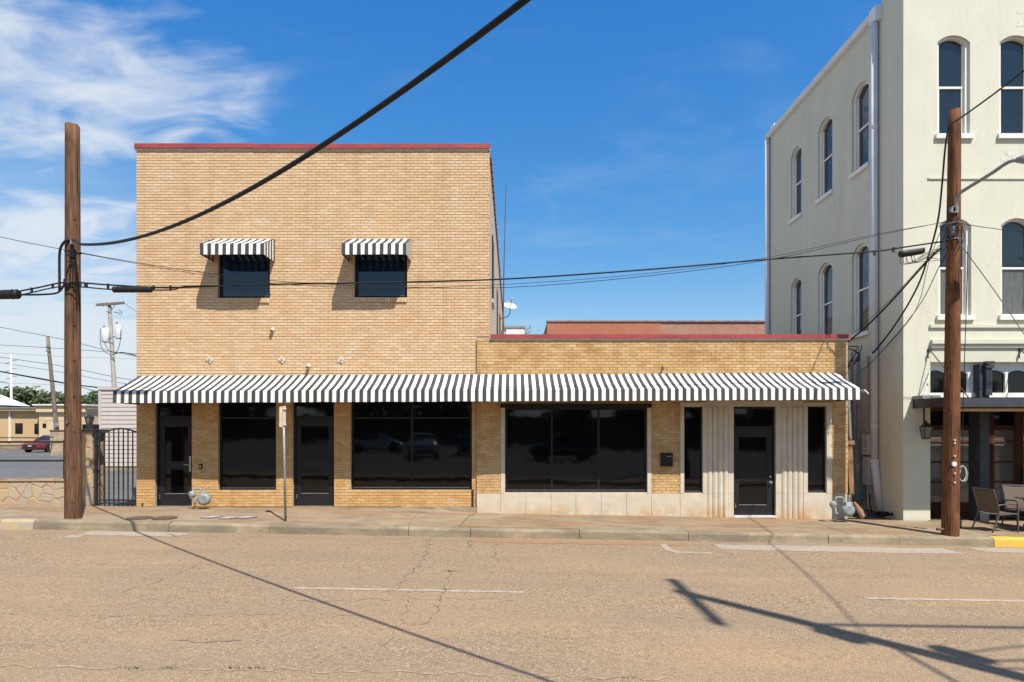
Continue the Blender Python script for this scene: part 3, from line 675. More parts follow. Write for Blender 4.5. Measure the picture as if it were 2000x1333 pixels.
# windows and doors
def aluwindow(parent, o, y, bars_v=(), bars_h=(), fw=0.055, glass='glass', name='window', fd=0.06):
    a, b, c, d = o; mb = MB()
    mb.box(a, a + fw, y, y + fd, c, d); mb.box(b - fw, b, y, y + fd, c, d); mb.box(a + fw, b - fw, y, y + fd, c, c + fw); mb.box(a + fw, b - fw, y, y + fd, d - fw, d)
    fr = mb.build(name, 'frame', parent)
    V = [a + fw] + list(bars_v) + [b - fw]; H = [c + fw] + list(bars_h) + [d - fw]
    for x in bars_v: MB().box(x - .024, x + .024, y + .004, y + fd - .004, c + fw, d - fw).build('mullion', 'frame', fr)
    for z in bars_h:
        for i in range(len(V) - 1): MB().box(V[i] + (.024 if i else 0), V[i + 1] - (.024 if i < len(V) - 2 else 0), y + .006, y + fd - .006, z - .022, z + .022).build('transom_bar', 'frame', fr)
    for i in range(len(V) - 1):
        for j in range(len(H) - 1):
            MB().box(V[i], V[i + 1], y + fd * .45, y + fd * .6, H[j], H[j + 1]).build('pane', glass, fr)
    MB().box(a + fw, b - fw, y - 0.002, y + 0.012, c + fw, c + fw + .006).build('glazing_bead', 'galv', fr)
    return fr
tb = fz(816.5)
aluwindow(tall, ops['win1'], YL + .09, (), (tb,)); aluwindow(tall, ops['win2'], YL + .09, (fx(803),), (tb,))
for k in ('up1', 'up2'): aluwindow(tall, ops[k], YL + .10, (), (), 0.07, 'glass_up')
def door(parent, o, y, glass, panel, head, thr, handle):
    a, b, c, d = o; fw = 0.05; mb = MB()
    mb.box(a, a + fw, y, y + .08, c, d); mb.box(b - fw, b, y, y + .08, c, d); mb.box(a + fw, b - fw, y, y + .08, d - fw, d); mb.box(a + fw, b - fw, y, y + .08, head, head + .05)
    fr = mb.build('door_frame', 'frame', parent)
    MB().box(a + fw, b - fw, y + .03, y + .045, head + .05, d - fw).build('transom_pane', 'glass', fr)
    la, lb = a + fw + .004, b - fw - .004; yl = y + .018; mb = MB(); lz0 = c + .012; lz1 = head - .005
    ga, gb, gz0, gz1 = glass; pa, pb, pz0, pz1 = panel
    mb.box(la, ga, yl, yl + .045, lz0, lz1); mb.box(gb, lb, yl, yl + .045, lz0, lz1); mb.box(ga, gb, yl, yl + .045, gz1, lz1)
    mb.box(ga, gb, yl, yl + .045, pz1, gz0); mb.box(ga, gb, yl, yl + .045, lz0, pz0)
    df = mb.build('door', 'door', parent, bevel=0.004)
    MB().box(ga, gb, yl + .022, yl + .034, gz0, gz1).build('pane', 'glass', df)
    MB().box(ga, gb, yl + .020, yl + .034, pz0, pz1).build('panel', 'glass', df)
    MB().box(ga, gb, yl - .004, yl + .02, pz0 - .008, pz0 + .004).build('panel_bead', 'galv', df)
    MB().box(la + .005, la + .025, yl - .012, yl + .004, lz0 + .18, lz0 + .29).build('hinge', 'steel', df)
    hx, hz = handle[:2]; mb = MB()
    if handle[2] == 'plate':
        mb.box(hx - .022, hx + .022, yl - .018, yl, hz - .19, hz + .19); mb.tube([(hx, yl - .01, hz - .02), (hx, yl - .06, hz - .02), (hx - .13, yl - .065, hz - .02)], .011, 8)
    else:
        mb.lathe([(.032, 0), (.032, -.012), (.014, -.02), (.014, -.045), (.032, -.055), (.03, -.075), (.01, -.08)], (hx, yl, hz), 'Y', 16); mb.lathe([(.028, 0), (.026, -.016)], (hx, yl, hz + .14), 'Y', 14)
    mb.build('handle', 'steel' if handle[2] != 'black' else 'frame', df)
    MB().box(a, b, y - .10, y + .1, c - .03, c + .012).build('threshold', thr, parent)
door(tall, ops['door1'], YL + .08, (fx(316), fx(361), fz(902), fz(834)), (fx(316), fx(361), fz(965.5), fz(918.5)), tb, 'apron', (fx(365.8), fz(907), 'plate'))
door(tall, ops['door2'], YL + .08, (fx(584), fx(638.5), fz(898.5), fz(833)), (fx(584), fx(638.5), fz(965), fz(918)), tb, 'apron', (fx(645.5), fz(906), 'black'))
MB().box(fx(921), fx(925), YL - .03, YL + .03, ZL - .1, fz(957)).build('conduit', 'black', tall)  # narrow black upright strip at the wall's right end
MB().box(fx(275), fx(278.5), YL - .03, YL + .0, ZL + .01, ZL + .10).build('drain_spout', 'rustiron', tall)

# ---- one storey building
YS = 0.0
SL, SR, ZS0, ZS1 = fx(931), fx(1655), 0.02, fz(662)
shop = thing('one_storey_building', 'one storey tan brick shopfront with limestone base and fluted door surround', 'building', (fx(1290), YS, 0.1))
big = (fx(986.5), fx(1264), fz(962), fz(797)); nw1 = (fx(1336), fx(1372), fz(963), fz(795)); nw2 = (fx(1577), fx(1613.5), fz(963), fz(794))
d3 = (fx(1433), fx(1515), fz(1008.5), fz(794.5))
mb = MB(); wall_grid(mb, YS, SL, SR, ZS0, ZS1, [big, nw1, nw2, d3], 0.14)
mb.face([(SR, YS, ZS0), (SR, 12, ZS0), (SR, 12, ZS1), (SR, YS, ZS1)]); mb.face([(SL, 12, ZS0), (SR, 12, ZS0), (SR, 12, ZS1), (SL, 12, ZS1)])
mb.face([(SL, YS, ZS0), (SL, YL + .2, ZS0), (SL, YL + .2, ZS1), (SL, YS, ZS1)])
mb.build('wall', 'mortar_pale', shop)
MB().box(SL, SR, .3, 12, ZS1 - .45, ZS1 - .35).build('roof', 'roofgrey', shop)
zb = fz(964.5)
stoneX = [(fx(978), fx(987)), (fx(1263.5), fx(1272)), (fx(1328), fx(1623.5))]
def zoneS(z):
    cutx = []
    if z < zb: return []
    if z < fz(790): cutx = stoneX + [(big[0], big[1])]
    elif z < fz(784): cutx = [(fx(1328), fx(1623.5))]
    return minus((SL, SR), cutx)
lay_bricks(zoneS, zb, ZS1, YS, 'brick_low', shop, 11, fz(845), 0.07)
mb = MB(); nrow = int(round((ZS1 - zb) / BH)); hh = (ZS1 - zb) / nrow     # side return
for r in range(nrow):
    z0 = zb + r * hh; y = YS + .002
    while y < 4: 
        y2 = y + (0.10 if (r % 2 and y < .05) else BL); mb.box(SR - .002, SR + .010, y, y2 - .008, z0 + .005, z0 + hh - .005); y = y2
mb.build('side_brickwork', 'brick_low', shop)['kind'] = 'stuff'
coping('coping', fx(955) + .035, SR + .04, YS, fz(661), fz(654), shop)
def sbox(a, b, ya, yb, t, proud, name='stone_panel', g=0.0025, back=0.0, yface=YS):
    x0, x1 = fx(a), fx(b); zt = fz(t) if t else 0; z_b = fz(yb) if yb else min(zw(x0), zw(x1)) - .06
    return MB().box(x0 + g, x1 - g, yface - proud, yface + back, z_b + g, zt - g).build(name, 'stone', shop, bevel=0.004)
pj = [931, 978, 1027, 1076, 1124.5, 1174, 1223, 1272, 1328, 1381]
for i in range(len(pj) - 1): sbox(pj[i], pj[i + 1], 0, 0, 964.5, 0.03 + random.uniform(-.002, .002))
for a, b in ((978, 986.5), (1264, 1272)): sbox(a, b, 0, 964.5, 790, 0.022, 'stone_jamb', back=0.1)
MB().box(fx(977.5), fx(1271.5), YS - .09, YS + .1, fz(797), fz(790)).build('window_header', 'frame', shop, bevel=0.004)
for a, b, ya, yb in ((1328, 1336, 964.5, 795), (1372, 1381, 964.5, 795), (1568, 1577, 964, 794), (1613.5, 1624, 964, 794)): sbox(a, b, 0, ya, yb, 0.03, 'stone_jamb', back=0.1)
sbox(1328, 1381, 0, 795, 786, 0.034, 'stone_lintel'); sbox(1568, 1624, 0, 794, 786, 0.034, 'stone_lintel')
sbox(1433, 1515, 0, 794.5, 783, 0.03, 'stone_lintel'); sbox(1568, 1624, 0, 0, 964, 0.03)
def fluted(xe, sgn):                        # ribs stepping back towards the door
    for i in range(5):
        a, b = xe + sgn * 10.4 * i, xe + sgn * 10.4 * (i + 1)
        if i == 4: b = 1433 if sgn > 0 else 1515
        a, b = min(a, b), max(a, b); x0, x1 = fx(a) + .002, fx(b) - .002; p = 0.038 if i < 4 else 0.02
        for z0, z1 in ((min(zw(x0), zw(x1)) - .06, fz(964.5)), (fz(964.5), fz(851)), (fz(851), fz(796)), (fz(796), fz(783))):
            mb = MB(); g = .0015
            if i < 4 and z1 <= fz(796) + 1e-6:
                prof = [(x0, YS), (x0, YS - p + .016), (x0 + (x1 - x0) * .25, YS - p - .004), (x0 + (x1 - x0) * .5, YS - p - .010), (x0 + (x1 - x0) * .78, YS - p - .006), (x1 - .010, YS - p + .008), (x1 - .007, YS - p + .026), (x1, YS - p + .026), (x1, YS)]
            else: prof = [(x0, YS), (x0, YS - p * .6), (x1, YS - p * .6), (x1, YS)]
            mb.prism([(x, y, z0 + g) for x, y in prof], [(x, y, z1 - g) for x, y in prof]); mb.build('stone_rib', 'stone', shop)
fluted(1381, 1)
fluted(1568, -1)
aluwindow(shop, big, YS + .05, (fx(1078), fx(1169.5)), (), 0.05); aluwindow(shop, nw1, YS + .05, (), (), 0.035); aluwindow(shop, nw2, YS + .05, (), (), 0.035)
door(shop, d3, YS + .06, (fx(1445.5), fx(1499.5), fz(921), fz(854.5)), (fx(1446), fx(1500), fz(987), fz(940)), fz(837), 'alu', (fx(1507), fz(943), 'knob'))

# ---------------------------------------------------------------- awnings
def awning(name, label, x0, x1, yb, p, zbt, zft, zfb, n, dark_first=True, group=None, tilt=0.0, side_n=8):
    root = thing(name, label, 'awning', ((x0 + x1) / 2, yb, zfb), group)
    w = (x1 - x0) / n; T = lambda x, z: z + tilt * (x - (x0 + x1) / 2)
    for k, (mn, mm) in enumerate((('dark_stripe', 'awn_d'), ('white_stripe', 'awn_w'))): pass
    cm = MB(); vm = MB()
    for i in range(n):
        mi = (i % 2) if dark_first else 1 - (i % 2); a, b = x0 + w * i, x0 + w * (i + 1)
        K = 4
        for q in range(K):                  # very slightly sagging cloth
            def pt(x, t):
                sg = (-0.010 - 0.016 * abs(math.sin((x - x0) * math.pi * max(1, int((x1 - x0) / 2.0)) / (x1 - x0)))) * 4 * t * (1 - t) * min(1, p)
                return (x, yb - p * t, T(x, zbt + (zft - zbt) * t + sg))
            cm.face([pt(a, q / K), pt(b, q / K), pt(b, (q + 1) / K), pt(a, (q + 1) / K)], mi)
        wv = lambda x: .007 * math.sin(x * 2.3) + .005 * math.sin(x * 5.1 + 1)
        vm.face([(a, yb - p, T(a, zft)), (b, yb - p, T(b, zft)), (b, yb - p - .006 + wv(b), T(b, zfb) + .4 * wv(b * 1.7)), (a, yb - p - .006 + wv(a), T(a, zfb) + .4 * wv(a * 1.7))], mi)
    cm.build('canopy', ['awn_d', 'awn_w'], root); vm.build('valance', ['awn_d', 'awn_w'], root)
    for x in (x0, x1):                      # end panels, striped too
        mb = MB(); m = max(2, side_n)
        for i in range(m):
            t0, t1 = i / m, (i + 1) / m
            mb.face([(x, yb - p * t0, T(x, zfb)), (x, yb - p * t1, T(x, zfb)), (x, yb - p * t1, T(x, zbt + (zft - zbt) * t1)), (x, yb - p * t0, T(x, zbt + (zft - zbt) * t0))], i % 2)
        mb.build('end_panel', ['awn_d', 'awn_w'], root)
    fr = MB(); r = .013; e = .02
    fr.tube([(x0 + e, yb - p + e, T(x0, zfb) + e), (x1 - e, yb - p + e, T(x1, zfb) + e)], r, 6); fr.tube([(x0 + e, yb - p + e, T(x0, zft) - e), (x1 - e, yb - p + e, T(x1, zft) - e)], r, 6)
    fr.tube([(x0 + e, yb - .015, T(x0, zbt) - e), (x1 - e, yb - .015, T(x1, zbt) - e)], r, 6)
    m = max(1, int((x1 - x0) / 2.0))
    for i in range(m + 1):
        x = x0 + e + (x1 - x0 - 2 * e) * i / m
        fr.tube([(x, yb - .015, T(x, zbt) - e - .01), (x, yb - p + e, T(x, zft) - e - .01)], r, 6); fr.tube([(x, yb - p + e, T(x, zft) - e), (x, yb - p + e, T(x, zfb) + e)], r, 6); fr.tube([(x, yb - .01, T(x, zfb) + e), (x, yb - p + e, T(x, zfb) + e)], r, 6)
    fr.build('frame', 'black', root)
    return root
awning('shop_awning', 'long black and white striped awning running across both shopfronts', -9.10, 7.93, 0.0, 1.05, 3.60, 3.157, 2.896, 194, True, None, 0.0046, 12)
AP = 0.69
for k, (xa, xb, lab) in enumerate(((fx(415), fx(535.5), 'small striped window awning nearer the wooden pole with the thick cable loop'), (-3.99, -2.47, 'small striped window awning nearer the thin rooftop antenna mast'))):
    awning('window_awning', lab, xa, xb, YL - .012, AP, fz(466.5), 6.61, 6.352, 17, True, 'small awnings over the upper windows', 0, 8)

# ---------------------------------------------------------------- small things on the facades
def wall_light(px, py, kind, lab, ang=45):
    x, z = fx(px), fz(py); y = YL - .012
    if kind == 'plate':
        t = thing('wall_plate', lab, 'wall plate', (x, y, z), 'square plates fixed to the upper brick wall')
        s = .062; c, q = math.cos(math.radians(ang)), math.sin(math.radians(ang))
        pts = [(-s, -s * 1.25), (s, -s * 1.25), (s, s * 1.25), (-s, s * 1.25)]; pts = [(x + u * c - v * q, z + u * q + v * c) for u, v in pts]
        MB().prism([(u, y - .02, v) for u, v in pts], [(u, y + .004, v) for u, v in pts]).build('plate', 'stone', t)
        MB().lathe([(.014, .0), (.014, -.03), (.004, -.035)], (x, y - .018, z - .01), 'Y', 10).build('bolt', 'black', t)
    else:
        t = thing('flood_lamp', lab, 'lamp', (x, y, z), 'little lamps on the upper brick wall')
        MB().lathe([(.045, .004), (.05, -.02), (.02, -.03)], (x, y, z), 'Y', 14).build('base', 'stone', t)
        MB().tube([(x, y - .02, z), (x - .01, y - .05, z - .02)], .014, 8).build('stem', 'stone', t)
        MB().tube([(x - .005, y - .03, z + .0), (x - .012, y - .075, z - .055)], [.034, .05], 14).build('hood', 'stone', t)
        MB().lathe([(.044, 0), (.02, -.012)], (x - .012, y - .075, z - .058), 'Z', 14).build('lens', 'ins', t)
wall_light(408.5, 702.5, 'plate', 'square plate set diamond-wise on brick below the shaded window by the cable pole')
wall_light(549.5, 702.5, 'plate', 'square plate set diamond-wise on brick below the round capped lamp')
wall_light(666, 702.5, 'plate', 'slightly turned square plate on brick below the window nearer the antenna', -25)
wall_light(532.5, 643, 'lamp', 'small capped lamp on bare brick between the two window awnings')
wall_light(603, 714, 'lamp', 'small hooded lamp on brick just above the long striped awning')
k_ = thing('door_keypad', 'black access keypad on brick beside the door with long steel handle', 'keypad', (fx(391), YL, fz(912)))
MB().box(fx(388), fx(394), YL - .045, YL - .008, fz(917.5), fz(907)).build('case', 'frame', k_, bevel=.005); MB().box(fx(389.3), fx(392.7), YL - .048, YL - .04, fz(915.5), fz(909)).build('reader', 'galv', k_)
mbx = thing('mailbox', 'black metal mailbox on orange brick between big and narrow windows', 'mailbox', (fx(1300), YS, fz(911)))
MB().hexa([(fx(1289.5), YS - .12, fz(911)), (fx(1312), YS - .12, fz(911)), (fx(1312), YS - .008, fz(911)), (fx(1289.5), YS - .008, fz(911)), (fx(1289.5), YS - .12, fz(889)), (fx(1312), YS - .12, fz(889)), (fx(1312), YS - .008, fz(886)), (fx(1289.5), YS - .008, fz(886))]).build('body', 'frame', mbx, bevel=.006)
MB().hexa([(fx(1289), YS - .128, fz(889.5)), (fx(1312.5), YS - .128, fz(889.5)), (fx(1312.5), YS - .12, fz(889.5)), (fx(1289), YS - .12, fz(889.5)), (fx(1289), YS - .128, fz(888)), (fx(1312.5), YS - .128, fz(888)), (fx(1312.5), YS - .01, fz(885)), (fx(1289), YS - .01, fz(885))]).build('lid', 'frame', mbx)
MB().box(fx(1300.5), fx(1302.5), YS - .135, YS - .119, fz(892.5), fz(890.5)).build('lock', 'steel', mbx); MB().box(fx(1305), fx(1310), YS - .124, YS - .119, fz(892), fz(891)).build('slot', 'galv', mbx)
vent = tag(MB().tube([(fx(1294), YS - .012, fz(717)), (fx(1294), YS - .07, fz(719)), (fx(1293.5), YS - .075, fz(724))], .02, 8).build('wall_hook', 'rustiron'), 'short rusty pipe stub poking from orange parapet brick', 'pipe stub')

# ================================================================= CREAM STUCCO BUILDING
XC, YC = 9.59, 0.06
ST = thing('three_storey_building', 'three storey cream stucco building with arched sash windows and white gutter', 'building', (13.5, YC, 0.0))
ZTOP, ZG = 15.6, 13.22
def arch_pts(a, b, zs, rise, n=10):
    m = (a + b) / 2; hw = (b - a) / 2; Rr = (hw * hw + rise * rise) / (2 * rise); cz = zs + rise - Rr; a0 = math.asin(hw / Rr)
    return [(m + Rr * math.sin(-a0 + 2 * a0 * k / n), cz + Rr * math.cos(-a0 + 2 * a0 * k / n)) for k in range(n + 1)]
def wallstrip(mb, mp, u0, u1, z0, z1, wins, dep):
    """wall from u0 to u1 with arched openings (ua,ub,za,zspring,rise), columns share ua,ub"""
    cols = sorted({(w[0], w[1]) for w in wins}); u = u0
    for ua, ub in cols:
        mb.face([mp(u, z0, 0), mp(ua, z0, 0), mp(ua, z1, 0), mp(u, z1, 0)]); u = ub; z = z0
        for w in sorted([w for w in wins if (w[0], w[1]) == (ua, ub)], key=lambda w: w[2]):
            mb.face([mp(ua, z, 0), mp(ub, z, 0), mp(ub, w[2], 0), mp(ua, w[2], 0)])
            ap = arch_pts(ua, ub, w[3], w[4]); zt = w[3] + w[4] + .1
            for (p, q), (r, s) in zip(ap[:-1], ap[1:]):
                mb.face([mp(p, q, 0), mp(r, s, 0), mp(r, zt, 0), mp(p, zt, 0)]); mb.face([mp(p, q, 0), mp(r, s, 0), mp(r, s, dep), mp(p, q, dep)])
            for uu in (ua, ub): mb.face([mp(uu, w[2], 0), mp(uu, w[3], 0), mp(uu, w[3], dep), mp(uu, w[2], dep)])
            mb.face([mp(ua, w[2], 0), mp(ub, w[2], 0), mp(ub, w[2], dep), mp(ua, w[2], dep)]); z = zt
        mb.face([mp(ua, z, 0), mp(ub, z, 0), mp(ub, z1, 0), mp(ua, z1, 0)])
    mb.face([mp(u, z0, 0), mp(u1, z0, 0), mp(u1, z1, 0), mp(u, z1, 0)])
def sash(mp, w, dep, parent, low='curtain'):
    a, b, z0, zs, rise = w; t = .075; mb = MB()
    ap = arch_pts(a, b, zs, rise); ai = arch_pts(a + t, b - t, zs - .02, rise * .85)
    def ring(o, i, d0, d1):
        for k in range(len(o) - 1):
            mb.face([mp(*o[k], d0), mp(*o[k + 1], d0), mp(*i[k + 1], d0), mp(*i[k], d0)]); mb.face([mp(*i[k], d0), mp(*i[k + 1], d0), mp(*i[k + 1], d1), mp(*i[k], d1)])
    O = [(a, z0)] + ap + [(b, z0)]; I = [(a + t, z0 + .0)] + ai + [(b - t, z0 + .0)]
    ring(O, I, dep - .06, dep + .03)
    t2 = .05; a2, b2 = a + t, b - t; zm = z0 + (zs + rise - z0) * .5
    fr = mb.build('window', 'trim', parent)
    def bar(u0, u1, za, zb_, d0, d1, nm='rail'):
        p = [mp(u0, za, d0), mp(u1, za, d0), mp(u1, za, d1), mp(u0, za, d1), mp(u0, zb_, d0), mp(u1, zb_, d0), mp(u1, zb_, d1), mp(u0, zb_, d1)]
        MB().hexa(p).build(nm, 'trim', fr)
    bar(a2, b2, zm - .025, zm + .025, dep - .01, dep + .04, 'meeting_rail'); bar(a2, b2, z0 + .002, z0 + .07, dep - .002, dep + .05); bar(a2, a2 + t2, z0 + .07, zm - .025, dep, dep + .05, 'stile'); bar(b2 - t2, b2, z0 + .07, zm - .025, dep, dep + .05, 'stile')
    bar(a2, a2 + t2 * .8, zm + .025, zs - .01, dep + .005, dep + .05, 'stile'); bar(b2 - t2 * .8, b2, zm + .025, zs - .01, dep + .005, dep + .05, 'stile')
    q = MB(); q.face([mp(a2, z0, dep + .03), mp(b2, z0, dep + .03), mp(b2, zm, dep + .03), mp(a2, zm, dep + .03)]); q.build('pane', low, fr)
    up = arch_pts(a2, b2, zs - .02, rise * .85); q = MB(); q.face([mp(a2, zm, dep + .026)] + [mp(u, z, dep + .026) for u, z in up] + [mp(b2, zm, dep + .026)]); q.build('pane', 'glass_old', fr)
    p = [mp(a - .06, z0 - .10, -.07), mp(b + .06, z0 - .10, -.07), mp(b + .06, z0 - .10, .06), mp(a - .06, z0 - .10, .06), mp(a - .06, z0 + .012, -.07), mp(b + .06, z0 + .012, -.07), mp(b + .06, z0 + .022, .06), mp(a - .06, z0 + .022, .06)]
    MB().hexa(p).build('sill', 'trim', fr)
fmap = lambda u, z, d: (u, YC + d, z)
smap = lambda u, z, d: (XC + d, u, z)
Z2 = 4.40                                   # top of the ground-floor storey band
fw = []
for a, b in ((fx(1834), fx(1898)), (fx(1956), fx(2021)), (14.1, 14.92), (16.2, 17.02)):
    fw += [(a, b, fz(262), fz(80), .17), (a + .03, b + .03, fz(617), fz(440), .19)]
sw = []
for a, b in ((1.62, 2.5), (3.62, 4.55), (5.72, 6.55)):
    sw += [(a, b, 9.42, 11.55, .24), (a, b, 4.90, 7.12, .24)]
fcols = {}
mb = MB()
wallstrip(mb, fmap, XC, 19, Z2, 8.6, [w for w in fw if w[2] < 8 and True], .22); wallstrip(mb, fmap, XC, 19, 8.6, ZTOP, [w for w in fw if w[2] > 8], .22)
wallstrip(mb, smap, YC, 8.4, -.3, ZG, sw, .22)
mb.face([smap(YC, ZG, 0), smap(1.0, ZG, 0), smap(1.0, ZTOP, 0), smap(YC, ZTOP, 0)])
mb.face([(XC, 8.4, -.3), (19, 8.4, -.3), (19, 8.4, ZG), (XC, 8.4, ZG)]); mb.face([(19, YC, -.3), (19, 8.4, -.3), (19, 8.4, ZTOP), (19, YC, ZTOP)])
mb.face([(XC, 1.0, ZTOP), (19, 1.0, ZTOP), (19, 1.0, ZG), (XC, 1.0, ZG)]); mb.face([(XC, YC, ZTOP), (19, YC, ZTOP), (19, 1.0, ZTOP), (XC, 1.0, ZTOP)])
PX = fx(1820)                               # right edge of the corner pier
mb.face([fmap(XC, -.3, 0), fmap(PX, -.3, 0), fmap(PX, Z2, 0), fmap(XC, Z2, 0)]); mb.face([(PX, YC, -.3), (PX, YC + .8, -.3), (PX, YC + .8, Z2), (PX, YC, Z2)])
mb.build('wall', 'stucco', ST)
MB().box(XC, 19, 1.0, 8.4, ZG - .1, ZG - .02).build('roof', 'roofgrey', ST)
for w in fw: sash(fmap, w, .13, ST, 'glass_old' if w[2] > 8 else 'curtain')
for w in sw: sash(smap, w, .13, ST, 'glass_old')
# bands across the front
MB().box(fx(1815), 19, YC - .03, YC + .05, fz(349), fz(345)).build('string_course', 'stucco', ST)
MB().box(PX - .02, 19, YC - .05, YC + .1, fz(640), fz(634)).build('string_course', 'stucco', ST)
mb = MB(); mb.box(PX, 19, YC - .10, YC + .1, fz(672), fz(664)); mb.box(PX, 19, YC - .055, YC + .1, fz(679), fz(672.2)); mb.build('cornice', 'stucco', ST)
# transom lights: white frame with four-arched panes, set back a little
ty = YC + .14; tz0, tz1 = fz(768), fz(707)
MB().box(PX, 19, YC - .004, YC + .4, tz1, Z2 + .02).build('lintel', 'stucco', ST)
MB().box(PX, 19, ty - .08, ty + .05, fz(776), fz(767)).build('transom_sill', 'trim', ST)
def arched_light(a, b):
    fr_ = MB(); n = 10; A, B = fx(a), fx(b); zs = fz(729); ap = arch_pts(A, B, zs, fz(722) - zs)
    for (p, q), (r, s) in zip(ap[:-1], ap[1:]): fr_.face([(p, ty, q), (r, ty, s), (r, ty, tz1), (p, ty, tz1)]); fr_.face([(p, ty, q), (r, ty, s), (r, ty + .06, s), (p, ty + .06, q)])
    wv = fr_.build('transom_light', 'trim', ST)
    MB().face([(A, ty + .05, tz0)] + [(p, ty + .05, q) for p, q in ap] + [(B, ty + .05, tz0)]).build('pane', 'glass', wv)
lights = ((1818.5, 1858), (1861, 1901), (1933.5, 1975), (1980, 2021), (2060, 2101), (2105, 2146))
for a, b in lights: arched_light(a, b)
prev = PX
for a, b in lights:
    if fx(a) - prev > .005: MB().box(prev, fx(a), ty - .006, ty + .06, tz0, tz1).build('transom_mullion', 'trim', ST)
    prev = fx(b)
MB().box(prev, 19, ty - .006, ty + .06, tz0, tz1).build('transom_mullion', 'trim', ST)
for cx in (1922, 2050, 2180):               # cast iron columns
    ccx = fx(cx); cl = MB(); cl.box(ccx - .13, ccx + .10, YC - .10, YC + .3, -.2, fz(712)); cl.box(ccx - .03, ccx + .12, YC - .17, YC - .10, fz(773), fz(720))
    c0 = cl.build('iron_column', 'slate', ST)
    cp = MB(); cp.box(ccx - .05, ccx + .15, YC - .22, YC - .1, fz(712), fz(707)); cp.box(ccx - .04, ccx + .14, YC - .20, YC - .1, fz(720), fz(714)); cp.build('capital', 'slate', c0)
    rb = MB()
    for q in range(4): rb.box(ccx - .02 + q * .034, ccx + q * .034, YC - .178, YC - .169, fz(760), fz(724))
    rb.build('fluting', 'slate', c0)
# canopy on rods
cn = thing('steel_canopy', 'dark slate steel canopy hung on rods over the patio', 'canopy', (12, -.7, 2.75))
CX, CP = 9.83, 1.46
MB().box(CX, 19, YC - CP, YC - .002, 2.90, 2.94).build('roof_deck', 'slate', cn)
MB().box(CX, 19, YC - CP - .02, YC - CP, 2.755, 2.955).build('fascia', 'slate', cn); MB().box(CX - .015, CX - .001, YC - CP - .01, YC - .004, 2.765, 2.985).build('side_fascia', 'black', cn)  # side fascia black, not slate: its shade is put into the colour
MB().box(CX - .02, CX + .42, YC - .40, YC - .004, 2.99, 3.07).build('flashing_board', 'galv', cn)
for rx in (10.22, 12.45, 14.7, 16.9):
    MB().tube([(rx, YC - .02, fz(683)), (rx, YC - CP + .05, 2.95)], .013, 8).build('hanger_rod', 'rustiron', cn); MB().lathe([(.05, 0), (.05, -.03), (.02, -.05)], (rx, YC, fz(683)), 'Y', 12).build('rod_anchor', 'black', cn)
    MB().tube([(rx, YC - .03, fz(683)), (rx - .06, YC - .05, fz(694)), (rx - .05, YC - .05, fz(700))], .016, 6).build('chain', 'black', cn)
MB().tube([(fx(1818), YC - .02, fz(726)), (CX + .06, YC - .35, 3.0)], .012, 6).build('stay_rod', 'galv', cn)
bl = tag(MB().tube([(10.0, YC - CP + .10, 2.70), (18, YC - CP + .10, 2.70)], .042, 12).build('rolled_blind', 'bamboo'), 'rolled bamboo blind along the front edge of slate canopy', 'blind')
# recessed timber shopfront
sf = thing('timber_shopfront', 'dark brown timber shopfront doors with blinds under the slate canopy', 'shopfront', (13, YC + .6, 0))
yF = YC + .62
MB().box(PX + .002, 19, yF + .09, yF + .16, -.2, Z2 - .1).build('backing', 'frame', sf)
def stile(a, b, z0, z1, nm='stile', d=.07): return MB().box(a, b, yF - d + .07, yF + .085, z0, z1).build(nm, 'awood', sf)
base = -.05; top = 2.72; s_ = 16.68 / 16
cxs = [PX, PX + .12, 11.98, 12.10, 12.95, 13.02, 13.10, 13.9, 14.6, 14.7, 15.5, 15.6]
panes = ((10.42, 11.12), (11.20, 11.75), (12.28, 12.80), (13.02, 13.56), (14.0, 14.8), (15.0, 15.8))
prev = PX + .003
for a, b in panes:
    stile(prev, a, base, top); prev = b
    zz = [base + .02, .38, .92, 1.42, 1.95, 2.26, 2.30, top]
    for i in range(5): MB().box(a, b, yF + .03, yF + .05, zz[i] + .02, zz[i + 1] - .02).build('pane', 'blind' if i > 0 else 'awood', sf); stile(a, b, zz[i + 1] - .02, zz[i + 1] + .02 if i < 4 else 2.36, 'rail')
    MB().box(a, b, yF + .03, yF + .05, 2.36, top).build('pane', 'glass', sf)
stile(prev, 19, base, top)
stile(PX + .003, 19, top, top + .25, 'head_rail', .12)
for hx in (12.97, 14.9): MB().box(hx - .03, hx + .02, yF - .05, yF + .0, .85, 1.25).build('door_handle', 'black', sf)
fan = thing('ceiling_fan', 'dark ceiling fan with wooden blade under the slate canopy', 'fan', (12.3, -.55, 2.9))
MB().lathe([(.02, 0), (.02, -.08), (.10, -.10), (.12, -.16), (.06, -.2)], (12.3, -.55, 2.88), 'Z', 16).build('motor', 'black', fan); MB().lathe([(.05, 0), (.04, -.03)], (12.3, -.55, 2.675), 'Z', 12).build('lamp', 'lens', fan)
for q in range(4):
    an = .2 + q * math.pi / 2; u = Vector((math.cos(an), math.sin(an), 0)); w_ = Vector((-u.y, u.x, 0.15)); c = Vector((12.3, -.55, 2.74))
    p = [c + u * .13 - w_ * .05, c + u * .6 - w_ * .07, c + u * .6 + w_ * .07, c + u * .13 + w_ * .05]
    MB().prism(p, [x + Vector((0, 0, .008)) for x in p]).build('blade', 'bamboo', fan)
